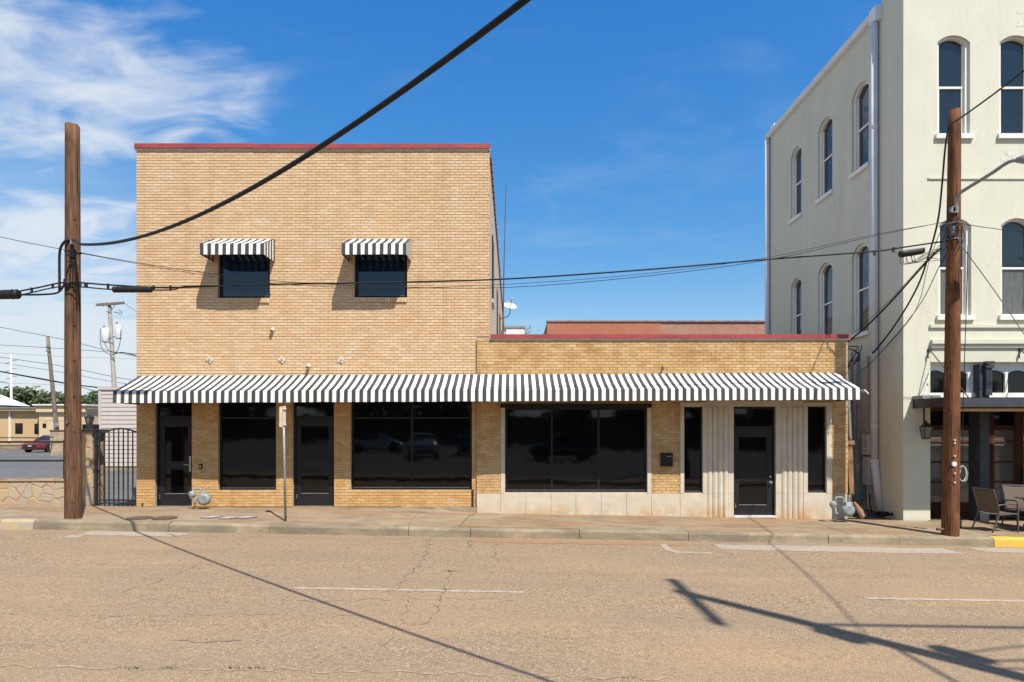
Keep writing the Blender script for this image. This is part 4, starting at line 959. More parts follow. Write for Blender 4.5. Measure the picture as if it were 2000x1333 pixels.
# gutter and downspouts
gt = thing('gutter', 'white roof gutter sloping along the side of the cream building', 'gutter', (XC, 4, ZG))
mb = MB(); prof = [(XC - .002, ZG + .02), (XC - .14, ZG + .02), (XC - .15, ZG - .05), (XC - .10, ZG - .13), (XC - .002, ZG - .15)]
mb.prism([(x, 1.02, z) for x, z in prof], [(x, 8.5, z) for x, z in prof]); mb.build('trough', 'gutter', gt)
MB().box(XC - .16, XC - .002, 1.0, 1.3, ZG - .32, ZG + .05).build('hopper', 'gutter', gt); MB().box(XC + .02, XC + .3, 8.05, 8.38, ZG, ZG + .28).build('end_parapet', 'gutter', gt)
ds = thing('downspout', 'fat pale downspout beside the corner of the cream building', 'downspout', (XC - .1, 1.2, 0))
pts = [(XC - .1, 1.16, ZG - .3), (XC - .1, 1.16, 1.45)]; MB().tube(pts, .088, 16).build('pipe', 'pipe', ds, smooth=True)
MB().tube([(XC - .1, 1.16, 1.47), (XC - .1, 1.14, 1.32), (XC - .04, .98, .12)], [.1, .1, .095], 16).build('boot', 'pipe', ds, smooth=True); MB().lathe([(.11, 0), (.115, .03), (.115, .09), (.1, .1)], (XC - .1, 1.16, 1.38), 'Z', 16).build('collar', 'pipe', ds)
for z in (2.05, 2.6, 3.9, 6.1, 8.6, 11): MB().box(XC - .2, XC - .001, 1.15, 1.19, z, z + .03).build('strap', 'pipe', ds); 
for z in (2.3, 4.2, 7.2, 10.1): MB().lathe([(.092, 0), (.094, .05), (.092, .1)], (XC - .1, 1.16, z), 'Z', 16).build('joint', 'pipe', ds)
d2 = thing('downspout', 'slim pale downspout at the far end of the cream side wall', 'downspout', (XC - .08, 8.3, 0))
MB().tube([(XC - .09, 8.38, ZG - .12), (XC - .09, 8.38, 0)], .085, 12).build('pipe', 'pipe', d2, smooth=True)
for z in (6.4, 9.5): MB().box(XC - .18, XC, 8.37, 8.41, z, z + .03).build('strap', 'pipe', d2)
# flaked paint on the front
for cx, cy, r in ((1975, 298, .16), (1992, 312, .20), (1995, 22, .12), (1998, 45, .14), (1962, 310, .09)):
    m_ = 13; pts = []
    for q in range(m_):
        an = 2 * math.pi * q / m_; rr = r * random.uniform(.35, 1.1); pts.append((fx(cx) + rr * math.cos(an), YC - .004, fz(cy) + rr * .6 * math.sin(an)))
    MB().face(pts).build('flaked_patch', 'peel', ST)
ln = thing('wall_lantern', 'black four-sided lantern hanging by the cream pier under the canopy', 'lantern', (9.98, -.1, 2.1))
lx, ly = 9.97, -.22
def lantern(root, lx, ly, z0, h, r):
    A = [(lx - r * .6, ly - r * .6), (lx + r * .6, ly - r * .6), (lx + r * .6, ly + r * .6), (lx - r * .6, ly + r * .6)]; B = [(lx + (x - lx) * 1.75, ly + (y - ly) * 1.75) for x, y in A]
    MB().prism([(x, y, z0) for x, y in A], [(x, y, z0 + h * .62) for x, y in B]).build('glass_body', 'lampglass', root)
    mb = MB()
    for (a, b), (c, d) in zip(A, B): mb.tube([(a, b, z0 - .01), (c, d, z0 + h * .63)], .012, 6)
    mb.prism([(lx + (x - lx) * 1.1, ly + (y - ly) * 1.1, z0 - .02) for x, y in A], [(lx + (x - lx) * 1.1, ly + (y - ly) * 1.1, z0) for x, y in A]); mb.build('cage', 'black', root)
    T = [(lx + (x - lx) * .5, ly + (y - ly) * .5) for x, y in A]
    mb = MB(); mb.prism([(lx + (x - lx) * 1.1, ly + (y - ly) * 1.1, z0 + h * .62) for x, y in B], [(x, y, z0 + h * .86) for x, y in T]); mb.lathe([(r * .25, 0), (r * .3, h * .06), (.01, h * .14)], (lx, ly, z0 + h * .86), 'Z', 10); mb.build('roof', 'black', root)
lantern(ln, lx, ly, fz(858) + .02, .44, .092)
MB().tube([(lx - .05, ly, 2.2), (lx - .05, ly, 2.9)], .022, 8).build('hanger', 'black', ln)

# ================================================================= ALLEY EQUIPMENT
cab = thing('meter_cabinet', 'tall blue-grey steel cabinet against the alley wall', 'cabinet', (9.4, 1.7, .35))
MB().box(9.23, 9.56, 1.6, 2.1, .36, 1.95).build('body', 'elec', cab, bevel=.015); MB().box(9.21, 9.58, 1.58, 2.12, 1.95, 1.98).build('lid', 'elec', cab); MB().box(9.27, 9.30, 1.575, 1.6, 1.15, 1.33).build('latch', 'box', cab)
MB().lathe([(.10, 0), (.10, .08), (.07, .15), (.02, .18)], (8.95, 2.2, 1.98), 'Z', 16).build('meter_dome', 'box', cab); MB().box(8.88, 9.02, 2.12, 2.28, .3, 1.98).build('meter_socket', 'box', cab)
for nm, x0, x1, z0, z1, lab in (('switch_box', 9.33, 9.555, 1.58, 2.13, 'grey electrical switch box with side lever on alley wall'), ('fuse_box', 9.35, 9.57, .80, 1.54, 'long pale grey fuse box under the lever switch box')):
    t = thing(nm, lab, 'electric box', ((x0 + x1) / 2, 1.3, z0)); MB().box(x0, x1, 1.22, 1.5, z0, z1).build('case', 'box', t, bevel=.008); MB().box(x0 + .015, x1 - .015, 1.21, 1.222, z0 + .03, z1 - .03).build('cover', 'box', t)
    if nm == 'switch_box': MB().tube([(x0, 1.25, z0 + .38), (x0 - .05, 1.24, z0 + .36), (x0 - .03, 1.24, z0 + .2)], .018, 8).build('lever', 'galv', t); MB().box(x0 + .03, x1 - .03, 1.27, 1.45, z0 - .06, z0).build('nipple', 'black', t)
cd = thing('conduit_bank', 'bundle of grey conduits rising on the alley wall behind the awning end', 'conduit', (9.5, 1.8, .4), None)
for x, y, r, z0, z1 in ((9.44, 1.36, .028, 2.1, 4.2), (9.53, 1.3, .02, 2.1, 3.9), (9.40, 1.75, .035, 1.95, 4.35), (9.46, 1.95, .022, 1.9, 4.1), (9.42, 2.15, .03, 1.9, 4.4), (9.5, 2.35, .02, 1.6, 4.0), (9.05, 2.3, .04, 1.9, 4.1)):
    MB().tube([(x, y, z0), (x, y, z1)], r, 8).build('conduit', 'galv', cd)
for x, z in ((9.40, .2), (9.46, .16), (9.52, .22)): MB().tube([(x, 1.32, .80), (x, 1.32, z + .3), (x - .03, 1.2, z)], .018, 6).build('conduit', 'box', cd)
for k, (x, y, z, dx) in enumerate(((8.36, .6, fz(660), 0), (8.75, 1.6, fz(656), .12))):
    wh = thing('weatherhead', ('black capped service mast beside the red coping end', 'black capped service mast bent towards the alley wall')[k], 'service mast', (x, y, 1.0), 'service masts in the alley')
    MB().tube(spline([(x, y, z), (x + .02, y, z - .45), (x + .28 + dx, y + .3, z - 1.1), (x + .36 + dx, y + .3, 1.9)], 6), .05, 10).build('mast', 'galv', wh, smooth=True)
    MB().lathe([(.06, -.12), (.11, -.06), (.12, .03), (.08, .10), (.02, .13)], (x, y, z), 'Z', 14).build('cap', 'rubber', wh, smooth=True)
    mb = MB()
    for q in range(4): mb.tube(spline([(x - .03, y - .08, z - .05), (x - .1 - .05 * q, y - .14, z - .35), (x + .15, y - .1, z - .55 - .05 * q), (x + .42, y - .05, z - .32), (x + .5, y, z - .1)], 7), .012, 6)
    mb.build('drip_loop', 'rubber', wh)
rk = thing('wire_bracket', 'thin black angle bracket holding cable loops on the alley wall', 'bracket', (9.1, 1.3, 4.3))
MB().tube([(8.6, 1.3, fz(664)), (9.15, 1.3, fz(664)), (9.15, 1.3, fz(696))], .015, 6).build('frame', 'black', rk)
MB().tube(spline([(8.5, 1.2, fz(690)), (8.7, 1.2, fz(702)), (9.05, 1.2, fz(696)), (9.1, 1.2, fz(683)), (8.95, 1.2, fz(672)), (8.7, 1.2, fz(670)), (8.45, 1.2, fz(684))], 8), .02, 6).build('cable_loop', 'rubber', rk, smooth=True)
fl = thing('security_light', 'white twin security lamp by the right end of the awning', 'lamp', P(1688, 766, .4))
lx, ly, lz = P(1688, 764, .4)
MB().lathe([(.035, .07), (.042, 0), (.02, -.015)], (lx, ly, lz), 'Y', 12).build('base', 'trim', fl); MB().tube([(SR + .01, ly + .06, lz), (lx, ly, lz)], .014, 6).build('arm', 'galv', fl)
for s in (-1, 1): MB().tube([(lx + s * .025, ly - .015, lz), (lx + s * .06, ly - .06, lz + (-.09 if s > 0 else .01))], [.02, .038], 12).build('head', 'galv', fl)
bd = thing('leaning_board', 'weathered slatted timber board standing in the alley mouth', 'board', (8.75, .9, .5))
bx0, bx1 = 8.42, 8.74
for i, (a, b) in enumerate(((0, .13), (.19, .25), (.26, .31))): MB().hexa([(bx0 + a, .72, .62), (bx0 + b, .72, .60), (bx0 + b, .76, .60), (bx0 + a, .76, .62), (bx0 + a - .02 * i, .80, 1.95), (bx0 + b, .80, 1.95), (bx0 + b, .84, 1.95), (bx0 + a - .02 * i, .84, 1.95)]).build('slat', 'board', bd)
MB().box(bx0 - .02, bx1 + .03, .77, .79, 1.86, 1.97).build('cross_slat', 'board', bd); MB().box(bx0, bx1, .85, .88, .0, 1.9).build('backing', 'rustiron', bd)
tag(MB().hexa([(8.62, .15, .03), (8.95, .55, .03), (8.98, .53, .10), (8.65, .13, .10), (8.50, .35, .42), (8.56, .40, .42), (8.58, .38, .45), (8.52, .33, .45)]).build('timber_offcut', 'board'), 'short plank leaning on the ground behind the gas meter', 'plank')
tag(MB().box(8.85, 9.5, .9, 1.5, .0, .12).build('paving_block', 'rustiron', None, .02), 'dark low step block in the alley mouth', 'block')
wc = thing('cable_coil', 'tangle of black cable at the foot of the fat downspout', 'cable', (9.55, .7, .05))
rnd = random.Random(4)
for q in range(4): MB().tube(spline([(9.45 + .17 * math.cos(a * .9 + q) , .6 + .14 * math.sin(a * .9 + q) * (1 + .1 * q), .08 + .02 * q + rnd.uniform(0, .03)) for a in range(8)], 4), .012, 6).build('loop', 'rubber', wc)
MB().tube(spline([(9.42, 1.25, .55), (9.4, 1.2, .25), (9.35, .95, .1), (9.42, .75, .07)], 6), .014, 6).build('lead', 'rubber', wc)

# ================================================================= UTILITY POLES NEAR
def pole_mesh(base, top, r0, r1, n=22, seg=26, seed=1):
    rnd = random.Random(seed); b = Vector(base); t = Vector(top); mb = MB()
    ph = [rnd.uniform(-1, 1) for _ in range(n)]
    for k in range(seg + 1):
        f = k / seg; c = b.lerp(t, f); r = r0 + (r1 - r0) * f
        for a in range(n):
            an = 2 * math.pi * a / n; rr = r * (1 + .022 * ph[a] + .012 * math.sin(3 * an + k * .3))
            mb.v.append((c.x + rr * math.cos(an), c.y + rr * math.sin(an), c.z + (rnd.uniform(-.03, .03) if k == seg else 0)))
    for k in range(seg):
        for a in range(n):
            q = (a + 1) % n; mb.f.append((k * n + a, k * n + q, (k + 1) * n + q, (k + 1) * n + a)); mb.m.append(0)
    mb.f.append(tuple(seg * n + a for a in range(n))); mb.m.append(0)
    return mb
PY = -2.02                                  # both poles stand just behind the kerb
LPb = P(143, 1017, PY); LPt = P(141.5, 247, PY); RPY = PY - .17; RPb = P(1856, 1045, RPY); RPt = P(1865, 218, RPY)
LP = thing('utility_pole', 'brown wooden utility pole with looped cable beside the iron gate', 'utility pole', LPb, 'wooden utility poles along the pavement')
pole_mesh((LPb[0], PY, LPb[2] - .2), LPt, .165, .138, seed=2).build('shaft', 'pole', LP, True)
RP = thing('utility_pole', 'reddish wooden utility pole with street light arm beside the patio chairs', 'utility pole', RPb, 'wooden utility poles along the pavement')
pole_mesh((RPb[0], RPY, RPb[2] - .2), RPt, .165, .115, seed=5).build('shaft', 'pole_red', RP, True)
pf = PY - .165
def fit(px, py, s=.05, mat='galv', par=LP, nm='bracket', h=None, y=None):
    x, yy, z = P(px, py, PY - .17 if y is None else y); h = h or s; MB().box(x - s, x + s, yy - .03, yy + .03, z - h, z + h).build(nm, mat, par, bevel=.006)
fit(141, 473, .03, 'galv', LP, 'cable_clamp', .05); fit(142, 496, .06, 'rubber', LP, 'tension_bracket', .09); fit(131, 552, .06, 'rustiron', LP, 'bolt_plate', .02); fit(132, 557, .045, 'rubber', LP, 'suspension_clamp', .05)
fit(132, 826, .018, 'steel', LP, 'tack')
for z in (P(0, 555, PY)[2], P(0, 493, PY)[2]): MB().lathe([(.158, -.012), (.16, 0), (.158, .012)], (LPb[0], PY, z), 'Z', 22).build('band', 'rustiron', LP)
for px, py, s, m_ in ((1863, 457, .05, 'galv'), (1864, 447, .06, 'galv'), (1860, 410, .07, 'galv'), (1872, 470, .03, 'galv')): fit(px, py, s * .7, m_, RP, 'bracket', s * .8, RPY - .13)
for py in (469, 438): MB().lathe([(.142, -.012), (.145, 0), (.142, .012)], ((1862 - 1000) * (RPY + CD) / F, RPY, P(0, py, RPY)[2]), 'Z', 22).build('band', 'galv', RP)
tx, ty_, tz = P(1864, 907, RPY - .158); MB().lathe([(.05, .02), (.05, -.008), (.045, -.012)], (tx, ty_, tz), 'Y', 16).build('number_tag', 'white', RP)
for py in (860, 866, 891, 925, 943): fit(1864, py, .013, 'white', RP, 'tack', .018, RPY - .155)
MB().tube([(tx - .3, RPY - .05, RPb[2] + .13), (tx - .16, RPY - .06, RPb[2] + .12)], .03, 8).build('spur', 'rustiron', RP)
for par, xb, xt, sg in ((LP, LPb[0] + .10, LPt[0] + .085, 2), (RP, RPb[0] - .08, RPt[0] - .06, 3)):
    gz = [LPb[2] if par is LP else RPb[2], (LPt if par is LP else RPt)[2] - 1.0]
    rd = random.Random(sg); MB().tube([(xb + (xt - xb) * k / 20 + rd.uniform(-.006, .006), (PY if par is LP else RPY) - .145 + .03 * k / 20 - (.0 if par is LP else -.012 * k / 20), gz[0] + (gz[1] - gz[0]) * k / 20) for k in range(21)], .006, 6).build('ground_wire', 'rustiron', par)
    for k in range(9): fz_ = gz[0] + .4 + k * .75; MB().box(xb - .012, xb + .014, (PY if par is LP else RPY) - .15 + .003 * k, (PY if par is LP else RPY) - .1, fz_, fz_ + .012).build('staple', 'rustiron', par)
# street light on the right pole
sl = thing('street_light', 'grey street light on a bent arm fixed to reddish pole', 'street light', P(1868, 400, RPY))
arm = spline([P(1866, 412, RPY - .13), P(1870, 385, RPY - .2), P(1880, 374, RPY - .4), P(1935, 340, RPY - .95), P(1968, 318, RPY - 1.2), P(1988, 313, RPY - 1.35)], 6)
MB().tube(arm, .034, 12).build('arm', 'galv', sl, smooth=True); fit(1865, 410, .06, 'galv', sl, 'mounting_plate', .07, RPY - .13)
h = Vector(arm[-1]); d_ = Vector((1, -.35, .05)).normalized()
MB().tube([h - d_ * .02, h + d_ * .12, h + d_ * .3, h + d_ * .5, h + d_ * .62], [.05, .09, .13, .12, .03], 14).build('lamp_head', 'galv', sl, smooth=True)
MB().lathe([(.02, -.16), (.08, -.14), (.105, -.07)], tuple(h + d_ * .34), 'Z', 14).build('refractor', 'lens', sl, smooth=True)

# ================================================================= OVERHEAD WIRES
def wire(name, label, pts, r, cat='cable', mat='rubber', per=8, raw=False, group=None, n=8):
    p = [Vector(q) for q in pts] if raw else spline(pts, per)
    o = MB().tube(p, r, n).build(name, mat, None, smooth=True)
    return tag(o, label, cat, group)
# the heavy cable rising over the street to a pole behind the camera
ca, cb = math.sin(math.radians(46)), math.cos(math.radians(46))
hv = [Vector((-9.17 + ca * s, 13.6 - cb * s - CD, CZ + 3.8734 - .235 * s + .0133 * s * s)) for s in [0.75 + 23.2 * k / 60 for k in range(61)]]
x0, y0 = LPb[0], PY - .17
loop = spline([(x0 - .16, y0 - .02, P(0, 563, PY)[2] - .1), (x0 - .175, y0, P(0, 545, PY)[2]), (x0 - .175, y0, P(0, 505, PY)[2]), (x0 - .13, y0 - .02, P(0, 488, PY)[2]), (x0 - .02, y0 - .03, P(0, 476, PY)[2]), (x0 + .12, y0 - .02, P(0, 474.5, PY)[2]), tuple(hv[0])], 7)
wire('heavy_cable', 'thick black cable looping round the brown pole and rising over the street', loop[:-1] + hv, .026, raw=True, n=12)
end_heavy = hv[-1]
# messenger strand with splice cases between the two poles
my = PY - .18
strand = [P(x, y, my) for x, y in ((-400, 618), (-150, 592), (0, 575), (70, 563), (131, 552), (215, 557), (330, 562), (530, 556), (760, 552), (985, 545.5), (1250, 528), (1500, 507), (1700, 492), (1760, 484), (1862, 469))]
wire('messenger_cable', 'black strand cable spanning the facade between the two wooden poles', strand, .017)
wire('lashed_cable', 'lower black cable sagging under the strand beside the brown pole', [P(x, y, my - .05) for x, y in ((-400, 640), (-100, 600), (37, 577), (100, 563), (128, 560), (160, 561), (222, 566), (296, 567), (340, 566), (360, 560), (420, 558.5))], .014)
wire('drop_loop_cable', 'black cable dropping from the pole loop to the big splice case', [P(x, y, my - .08) for x, y in ((36, 576), (70, 576), (105, 574), (118, 568), (125, 556), (126, 545))], .02)
for a, b, ya, yb, r, lab in ((-70, 37, 578, 575, .105, 'fat black splice case hanging at the far side of the brown pole'), (221, 296, 566, 566, .068, 'black splice case on the strand in front of brick corner')):
    A, B = Vector(P(a, ya, my - .05)), Vector(P(b, yb, my - .05)); t = thing('splice_case', lab, 'splice case', tuple(A), 'splice cases on the overhead cable')
    MB().tube([A, A.lerp(B, .03), A.lerp(B, .06), A.lerp(B, .94), A.lerp(B, .97), B], [r * .8, r, r * .93, r * .93, r, r * .8], 18).build('shell', 'plastic', t, True)
    for f_ in (.12, .5, .88): p_ = A.lerp(B, f_); q_ = A.lerp(B, f_ + .02); MB().tube([p_, q_], r * 1.0, 18).build('rib', 'plastic', t)
    MB().tube([A.lerp(B, .999), B + (B - A).normalized() * .01], r * .5, 12).build('end_seal', 'rubber', t)
A = Vector(P(1757, 497, my)); B = Vector(P(1804, 490, my)); t = thing('splice_case', 'black splice terminal slung close to the reddish pole', 'splice case', tuple(A), 'splice cases on the overhead cable')
MB().tube([A, A.lerp(B, .1), A.lerp(B, .9), B], [.06, .075, .07, .055], 14).build('shell', 'plastic', t, True); MB().tube([A + Vector((0, -.06, .045)), B + Vector((0, -.06, .045))], .012, 6).build('rail', 'galv', t)
mb = MB(); rnd = random.Random(9)
for q in range(7):
    s0 = A.lerp(B, rnd.uniform(0, 1)) - Vector((0, 0, .06)); e0 = Vector(P(1850 + rnd.uniform(-15, 10), 500 + rnd.uniform(-20, 20), my))
    mb.tube(spline([s0, s0 + Vector((rnd.uniform(-.05, .1), -.03, -.16)), s0.lerp(e0, .5) - Vector((0, .02, rnd.uniform(0, .1))), e0], 7), .006, 5)
mb.build('drop_wires', 'rubber', t)
for px, py in ((62, 567), (103, 559), (168, 557), (211, 559), (300, 563), (333, 563), (1708, 494), (1745, 488)):
    x, y, z = P(px, py, my - .03); tag(MB().box(x - .035 if px == 168 else x - .022, x + .035 if px == 168 else x + .022, y - .012, y + .012, z - .055, z + .05).build('cable_spacer', 'plastic'), {62: 'dark cable spacer next to the fat splice case', 103: 'dark cable spacer between brown pole and the fat splice case', 168: 'wide double cable spacer just beside the brown pole', 211: 'dark cable spacer against the open sky end of slim splice case', 300: 'dark cable spacer touching the brick wall end of slim splice case', 333: 'dark cable spacer where the two cables join before brick', 1708: 'dark cable spacer crossing the pale fat downspout', 1745: 'dark cable spacer next to the splice terminal by reddish pole'}[px], 'cable spacer', 'spacers clipped on the strand cable')
wire('thin_wire', 'thin wire sloping past the pole loop towards the first upper window', [P(x, y, PY - .2) for x, y in ((-300, 395), (0, 463), (125, 488), (265, 513), (420, 536), (560, 551), (760, 560), (985, 562), (1250, 541), (1500, 508), (1700, 463), (1850, 433))], .0065)
wire('thin_wire', 'second thin wire hanging just under the strand across the brick facade', [P(x, y, PY - .26) for x, y in ((130, 490), (265, 515), (420, 541), (560, 556), (760, 563), (985, 556), (1250, 536), (1500, 503), (1700, 460), (1850, 434))], .005)
wire('thin_wire', 'thin wire running from the reddish pole past the far arched window', [P(1872, 436, PY), P(1935, 446, PY), P(2000, 449, PY), P(2300, 440, PY)], .008)
wire('service_drop', 'thick service cable from the reddish pole down to the alley mast', [P(1838, 484, PY + .1), P(1800, 523, -1.5), P(1740, 590, -.7), P(1690, 640, 0), P(1656, 668, .35)], .02)
wire('service_drop', 'slack black cable from the reddish pole top down to the bracket loops', [P(1853, 246, RPY - .13), P(1846, 290, RPY - .1), P(1840, 360, PY - .05), P(1832, 430, PY), P(1815, 495, -1.6), P(1792, 560, -1.0), P(1755, 625, -.2), P(1718, 675, .8), P(1704, 690, 1.1)], .019)
wire('service_drop', 'thin drop wire running low from the pole to the alley conduits', [P(1858, 480, PY), P(1835, 520, -1.6), P(1800, 590, -.9), P(1750, 655, 0), P(1700, 710, .9), P(1680, 725, 1.3)], .008)
wire('service_drop', 'second thin drop wire running beside its twin to the alley', [P(1852, 440, PY), P(1835, 480, -1.7), P(1790, 530, -.9), P(1740, 585, 0), P(1690, 632, .8), P(1668, 650, 1.1)], .007)
wire('service_drop', 'faint drop wire ending lowest on the alley wall', [P(1842, 440, PY), P(1815, 510, -1.6), P(1795, 590, -1), P(1765, 640, 0), P(1705, 705, 1.0)], .006)
wire('guy_wire', 'taut guy wire from reddish pole down over the patio', [P(1873, 474, PY), P(1940, 565, PY + .4), P(2010, 668, PY + .9), P(2150, 880, PY + 1.8)], .010, 'wire', 'galv')
wire('hanging_wire', 'wire hanging straight beside the reddish pole down to a coil', [P(1890, 480, PY + .05), P(1888, 580, PY + .05), P(1884, 700, PY + .05), P(1881, 800, PY + .05), P(1879, 905, PY + .05)], .008, 'wire')
co = thing('wire_coil', 'clear and black coil of wire hanging beside the reddish pole', 'wire coil', P(1880, 925, PY + .05))
for q in range(5):
    c = Vector(P(1879.5 + .6 * q, 925 + .5 * q, PY + .02 + .015 * q)); MB().tube([c + Vector((.085 * math.cos(a / 16 * 2 * math.pi), .01 * math.sin(a + q), .165 * math.sin(a / 16 * 2 * math.pi))) for a in range(17)], .007, 6).build('loop', 'rubber' if q % 2 else 'alu', co)
mb = MB(); rnd = random.Random(3)
for q in range(10):
    a = Vector(P(1850 + rnd.uniform(-6, 26), 430 + rnd.uniform(-8, 12), RPY - .14)); b = Vector(P(1850 + rnd.uniform(-12, 20), 490 + rnd.uniform(-30, 12), RPY - .14)); m_ = a.lerp(b, .5) + Vector((rnd.uniform(-.25, .2), -.05, rnd.uniform(-.1, .1)))
    mb.tube(spline([a, m_, b], 8), .007, 5)
mb.build('jumper_wires', 'rubber', RP); 
mb = MB(); rnd = random.Random(6)
for q in range(5):
    a = Vector(P(140, 500, y0)); mb.tube(spline([P(141 + rnd.uniform(-3, 3), 498, y0), P(136 + 3 * q, 515, y0 - .01), P(130 + 6 * q, 540 + 6 * q, y0 + .02), P(131 + 6.5 * q, 575 + 9 * q, y0 + .09)], 6), .010, 6)
mb.build('jumper_wires', 'rubber', LP)

# poles across the street (behind the camera): they carry the cables whose shadows cross the road
sb = Vector((8.09, 2.0 - CD, zroad(8) + .15)); stp = Vector((6.98, 1.6 - CD, zroad(7) + 13.0))
OP = thing('utility_pole', 'tall leaning utility pole across the street with crossarm and transformers', 'utility pole', tuple(sb), 'wooden utility poles across the street')
pole_mesh(tuple(sb - Vector((0, 0, .2))), tuple(stp), .17, .11, seed=8).build('shaft', 'pole', OP, True)
ax = sb.lerp(stp, .985); MB().box(ax.x - .06, ax.x + .06, ax.y - 1.5, ax.y + .85, ax.z - .07, ax.z + .07).build('crossarm', 'pole', OP)
for s in (-1.4, -.7, .7): MB().lathe([(.03, 0), (.06, .06), (.05, .12), (.02, .18)], (ax.x, ax.y + s, ax.z + .07), 'Z', 10).build('insulator', 'ins', OP)
for s, f_ in ((-.2, .72), (.18, .64)):
    p_ = sb.lerp(stp, f_); MB().lathe([(.05, -.32), (.13, -.3), (.14, .25), (.11, .32), (.03, .34)], (p_.x + s * 1.4, p_.y + .1, p_.z), 'Z', 16).build('transformer', 'meter', OP)
def at_pole(f_): return sb.lerp(stp, f_)
wire('street_cable', 'heavy bundled cable along the far side of the street', sag(at_pole(.79), at_pole(.79) + Vector((34, .3, .2)), .2), .045, raw=True)
wire('street_cable', 'second bundled cable below the heavy one across the street', sag(at_pole(.50), at_pole(.50) + Vector((34, .5, .1)), .5), .03, raw=True)
wire('street_cable', 'cable running away from the far pole over the parking lot', sag(at_pole(.70), at_pole(.70) + Vector((-.2, -30, .3)), .5), .03, raw=True)
rr = random.Random(12)
for q in range(5):
    a = at_pole(.66 - .03 * q); wire('tangled_lead', 'slack lead looping off the far pole transformers', spline([a, a + Vector((.5 + .2 * q, .1, -.1 - .04 * q)), a + Vector((1.5 + .5 * q, .2, .15 - .08 * q)), a + Vector((3.2 + q * .4, .1, .45))], 7), .02 + .005 * (q % 2), raw=True, group='slack leads on the far pole')
wire('street_cable', 'cable crossing the street from reddish pole top to the far pole', sag(P(1853, 246, RPY - .1), at_pole(.72), .55, 30), .016, raw=True)
ep = Vector((end_heavy.x + .15, end_heavy.y - .1, 0)); EP = thing('utility_pole', 'plain utility pole across the street where the thick cable ends', 'utility pole', (ep.x, ep.y, zroad(ep.x) + .15), 'wooden utility poles across the street')
pole_mesh((ep.x, ep.y, zroad(ep.x) - .05), (ep.x, ep.y, 10.6), .16, .12, seed=14).build('shaft', 'pole', EP, True)

# ================================================================= STREET THINGS
def gas_meter(label, base, s=1.0, flip=1):
    g = thing('gas_meter', label, 'gas meter', base, 'gas meters on the pavement'); x, y, z = base
    q = lambda a, b, c: (x + flip * a * s, y + b * s, z + c * s)
    MB().tube([q(0, 0, -.05), q(0, 0, .44), ], .022 * s, 10).build('riser', 'galv', g, True); MB().lathe([(.03, 0), (.036, .02), (.036, .06), (.03, .08)], q(0, 0, .22), 'Z', 10).build('union', 'meter', g)
    MB().tube(spline([q(0, 0, .42), q(0, 0, .56), q(.02, 0, .60), q(.10, 0, .605), q(.17, 0, .60), q(.19, 0, .56), q(.19, 0, .40)], 5), .021 * s, 10).build('loop_pipe', 'meter', g, True)
    MB().lathe([(.03, -.06), (.055, -.045), (.085, -.02), (.085, .0), (.05, .03), (.03, .07)], q(-.07, -.03, .44), 'Y', 16).build('regulator', 'meter', g, True); MB().tube([q(-.07, -.03, .44), q(.0, 0, .44)], .025 * s, 8).build('nipple', 'meter', g); MB().lathe([(.028, 0), (.028, -.07), (.015, -.09)], q(-.08, -.06, .42), 'Z', 10).build('vent_spout', 'galv', g)
    MB().tube([q(-.03, -.05, .22), q(.05, -.05, .22)], .012 * s, 8).build('cock_handle', 'meter', g)
    MB().lathe([(.08, -.085), (.135, -.075), (.15, -.03), (.15, .03), (.135, .075), (.08, .085)], q(.29, -.02, .30), 'Y', 24).build('meter_body', 'meter', g, True)
    MB().box(*sorted((q(.20, 0, 0)[0], q(.38, 0, 0)[0])), y - .10 * s, y + .07 * s, z + .36 * s, z + .50 * s).build('index_head', 'meter', g, bevel=.02); MB().box(*sorted((q(.22, 0, 0)[0], q(.33, 0, 0)[0])), y - .108 * s, y - .10 * s, z + .40 * s, z + .47 * s).build('dial', 'lens', g)
    MB().tube(spline([q(.33, 0, .48), q(.33, 0, .60), q(.36, .02, .64), q(.36, .10, .64)], 5), .02 * s, 8).build('outlet_pipe', 'meter', g, True)
gas_meter('grey gas meter standing by the door with the keypad', (fx(378.5) * .975, YL - .40, zside(-7.7, -.35)), .8)
gas_meter('grey gas meter standing at the alley corner of brick pier', (fx(1632) * .965, YS - .55, zside(7.7, -.5)), .97)
# sign post
sx, sy_, sz = P(558, 1021, -1.95)
sp = thing('sign_post', 'galvanised post with small blank faded sign seen from behind', 'sign', (sx, sy_, sz))
MB().tube([(sx, sy_, sz - .1), P(553.5, 795, -1.93)], .026, 10).build('post', 'galv', sp, True)
A = P(545, 834, -1.96); B = P(557.5, 795, -1.96)
sgn = MB().hexa([(A[0], A[1], A[2]), (B[0], A[1] + .02, A[2] - .02), (B[0], A[1] + .026, A[2] - .02), (A[0], A[1] + .006, A[2]), (A[0] + .005, A[1], B[2]), (B[0], A[1] + .02, B[2] + .02), (B[0], A[1] + .026, B[2] + .02), (A[0] + .005, A[1] + .006, B[2])]).build('sign_plate', 'signback', sp, bevel=.002)
for py in (799, 830): x, y, z = P(556, py, -1.97); MB().box(x - .03, x + .03, y - .004, y + .012, z - .012, z + .012).build('bolt_clip', 'alu', sgn)
def on_walk(px, py):
    d = 1.95 * F / (py - 840)
    for _ in range(12):
        X = (px - 1000) * d / F; Y = d - CD; d = (CZ - zside(X, max(KB, min(0, Y)))) * F / (py - 840)
    X = (px - 1000) * d / F; return X, d - CD, zside(X, max(KB, min(0, d - CD)))
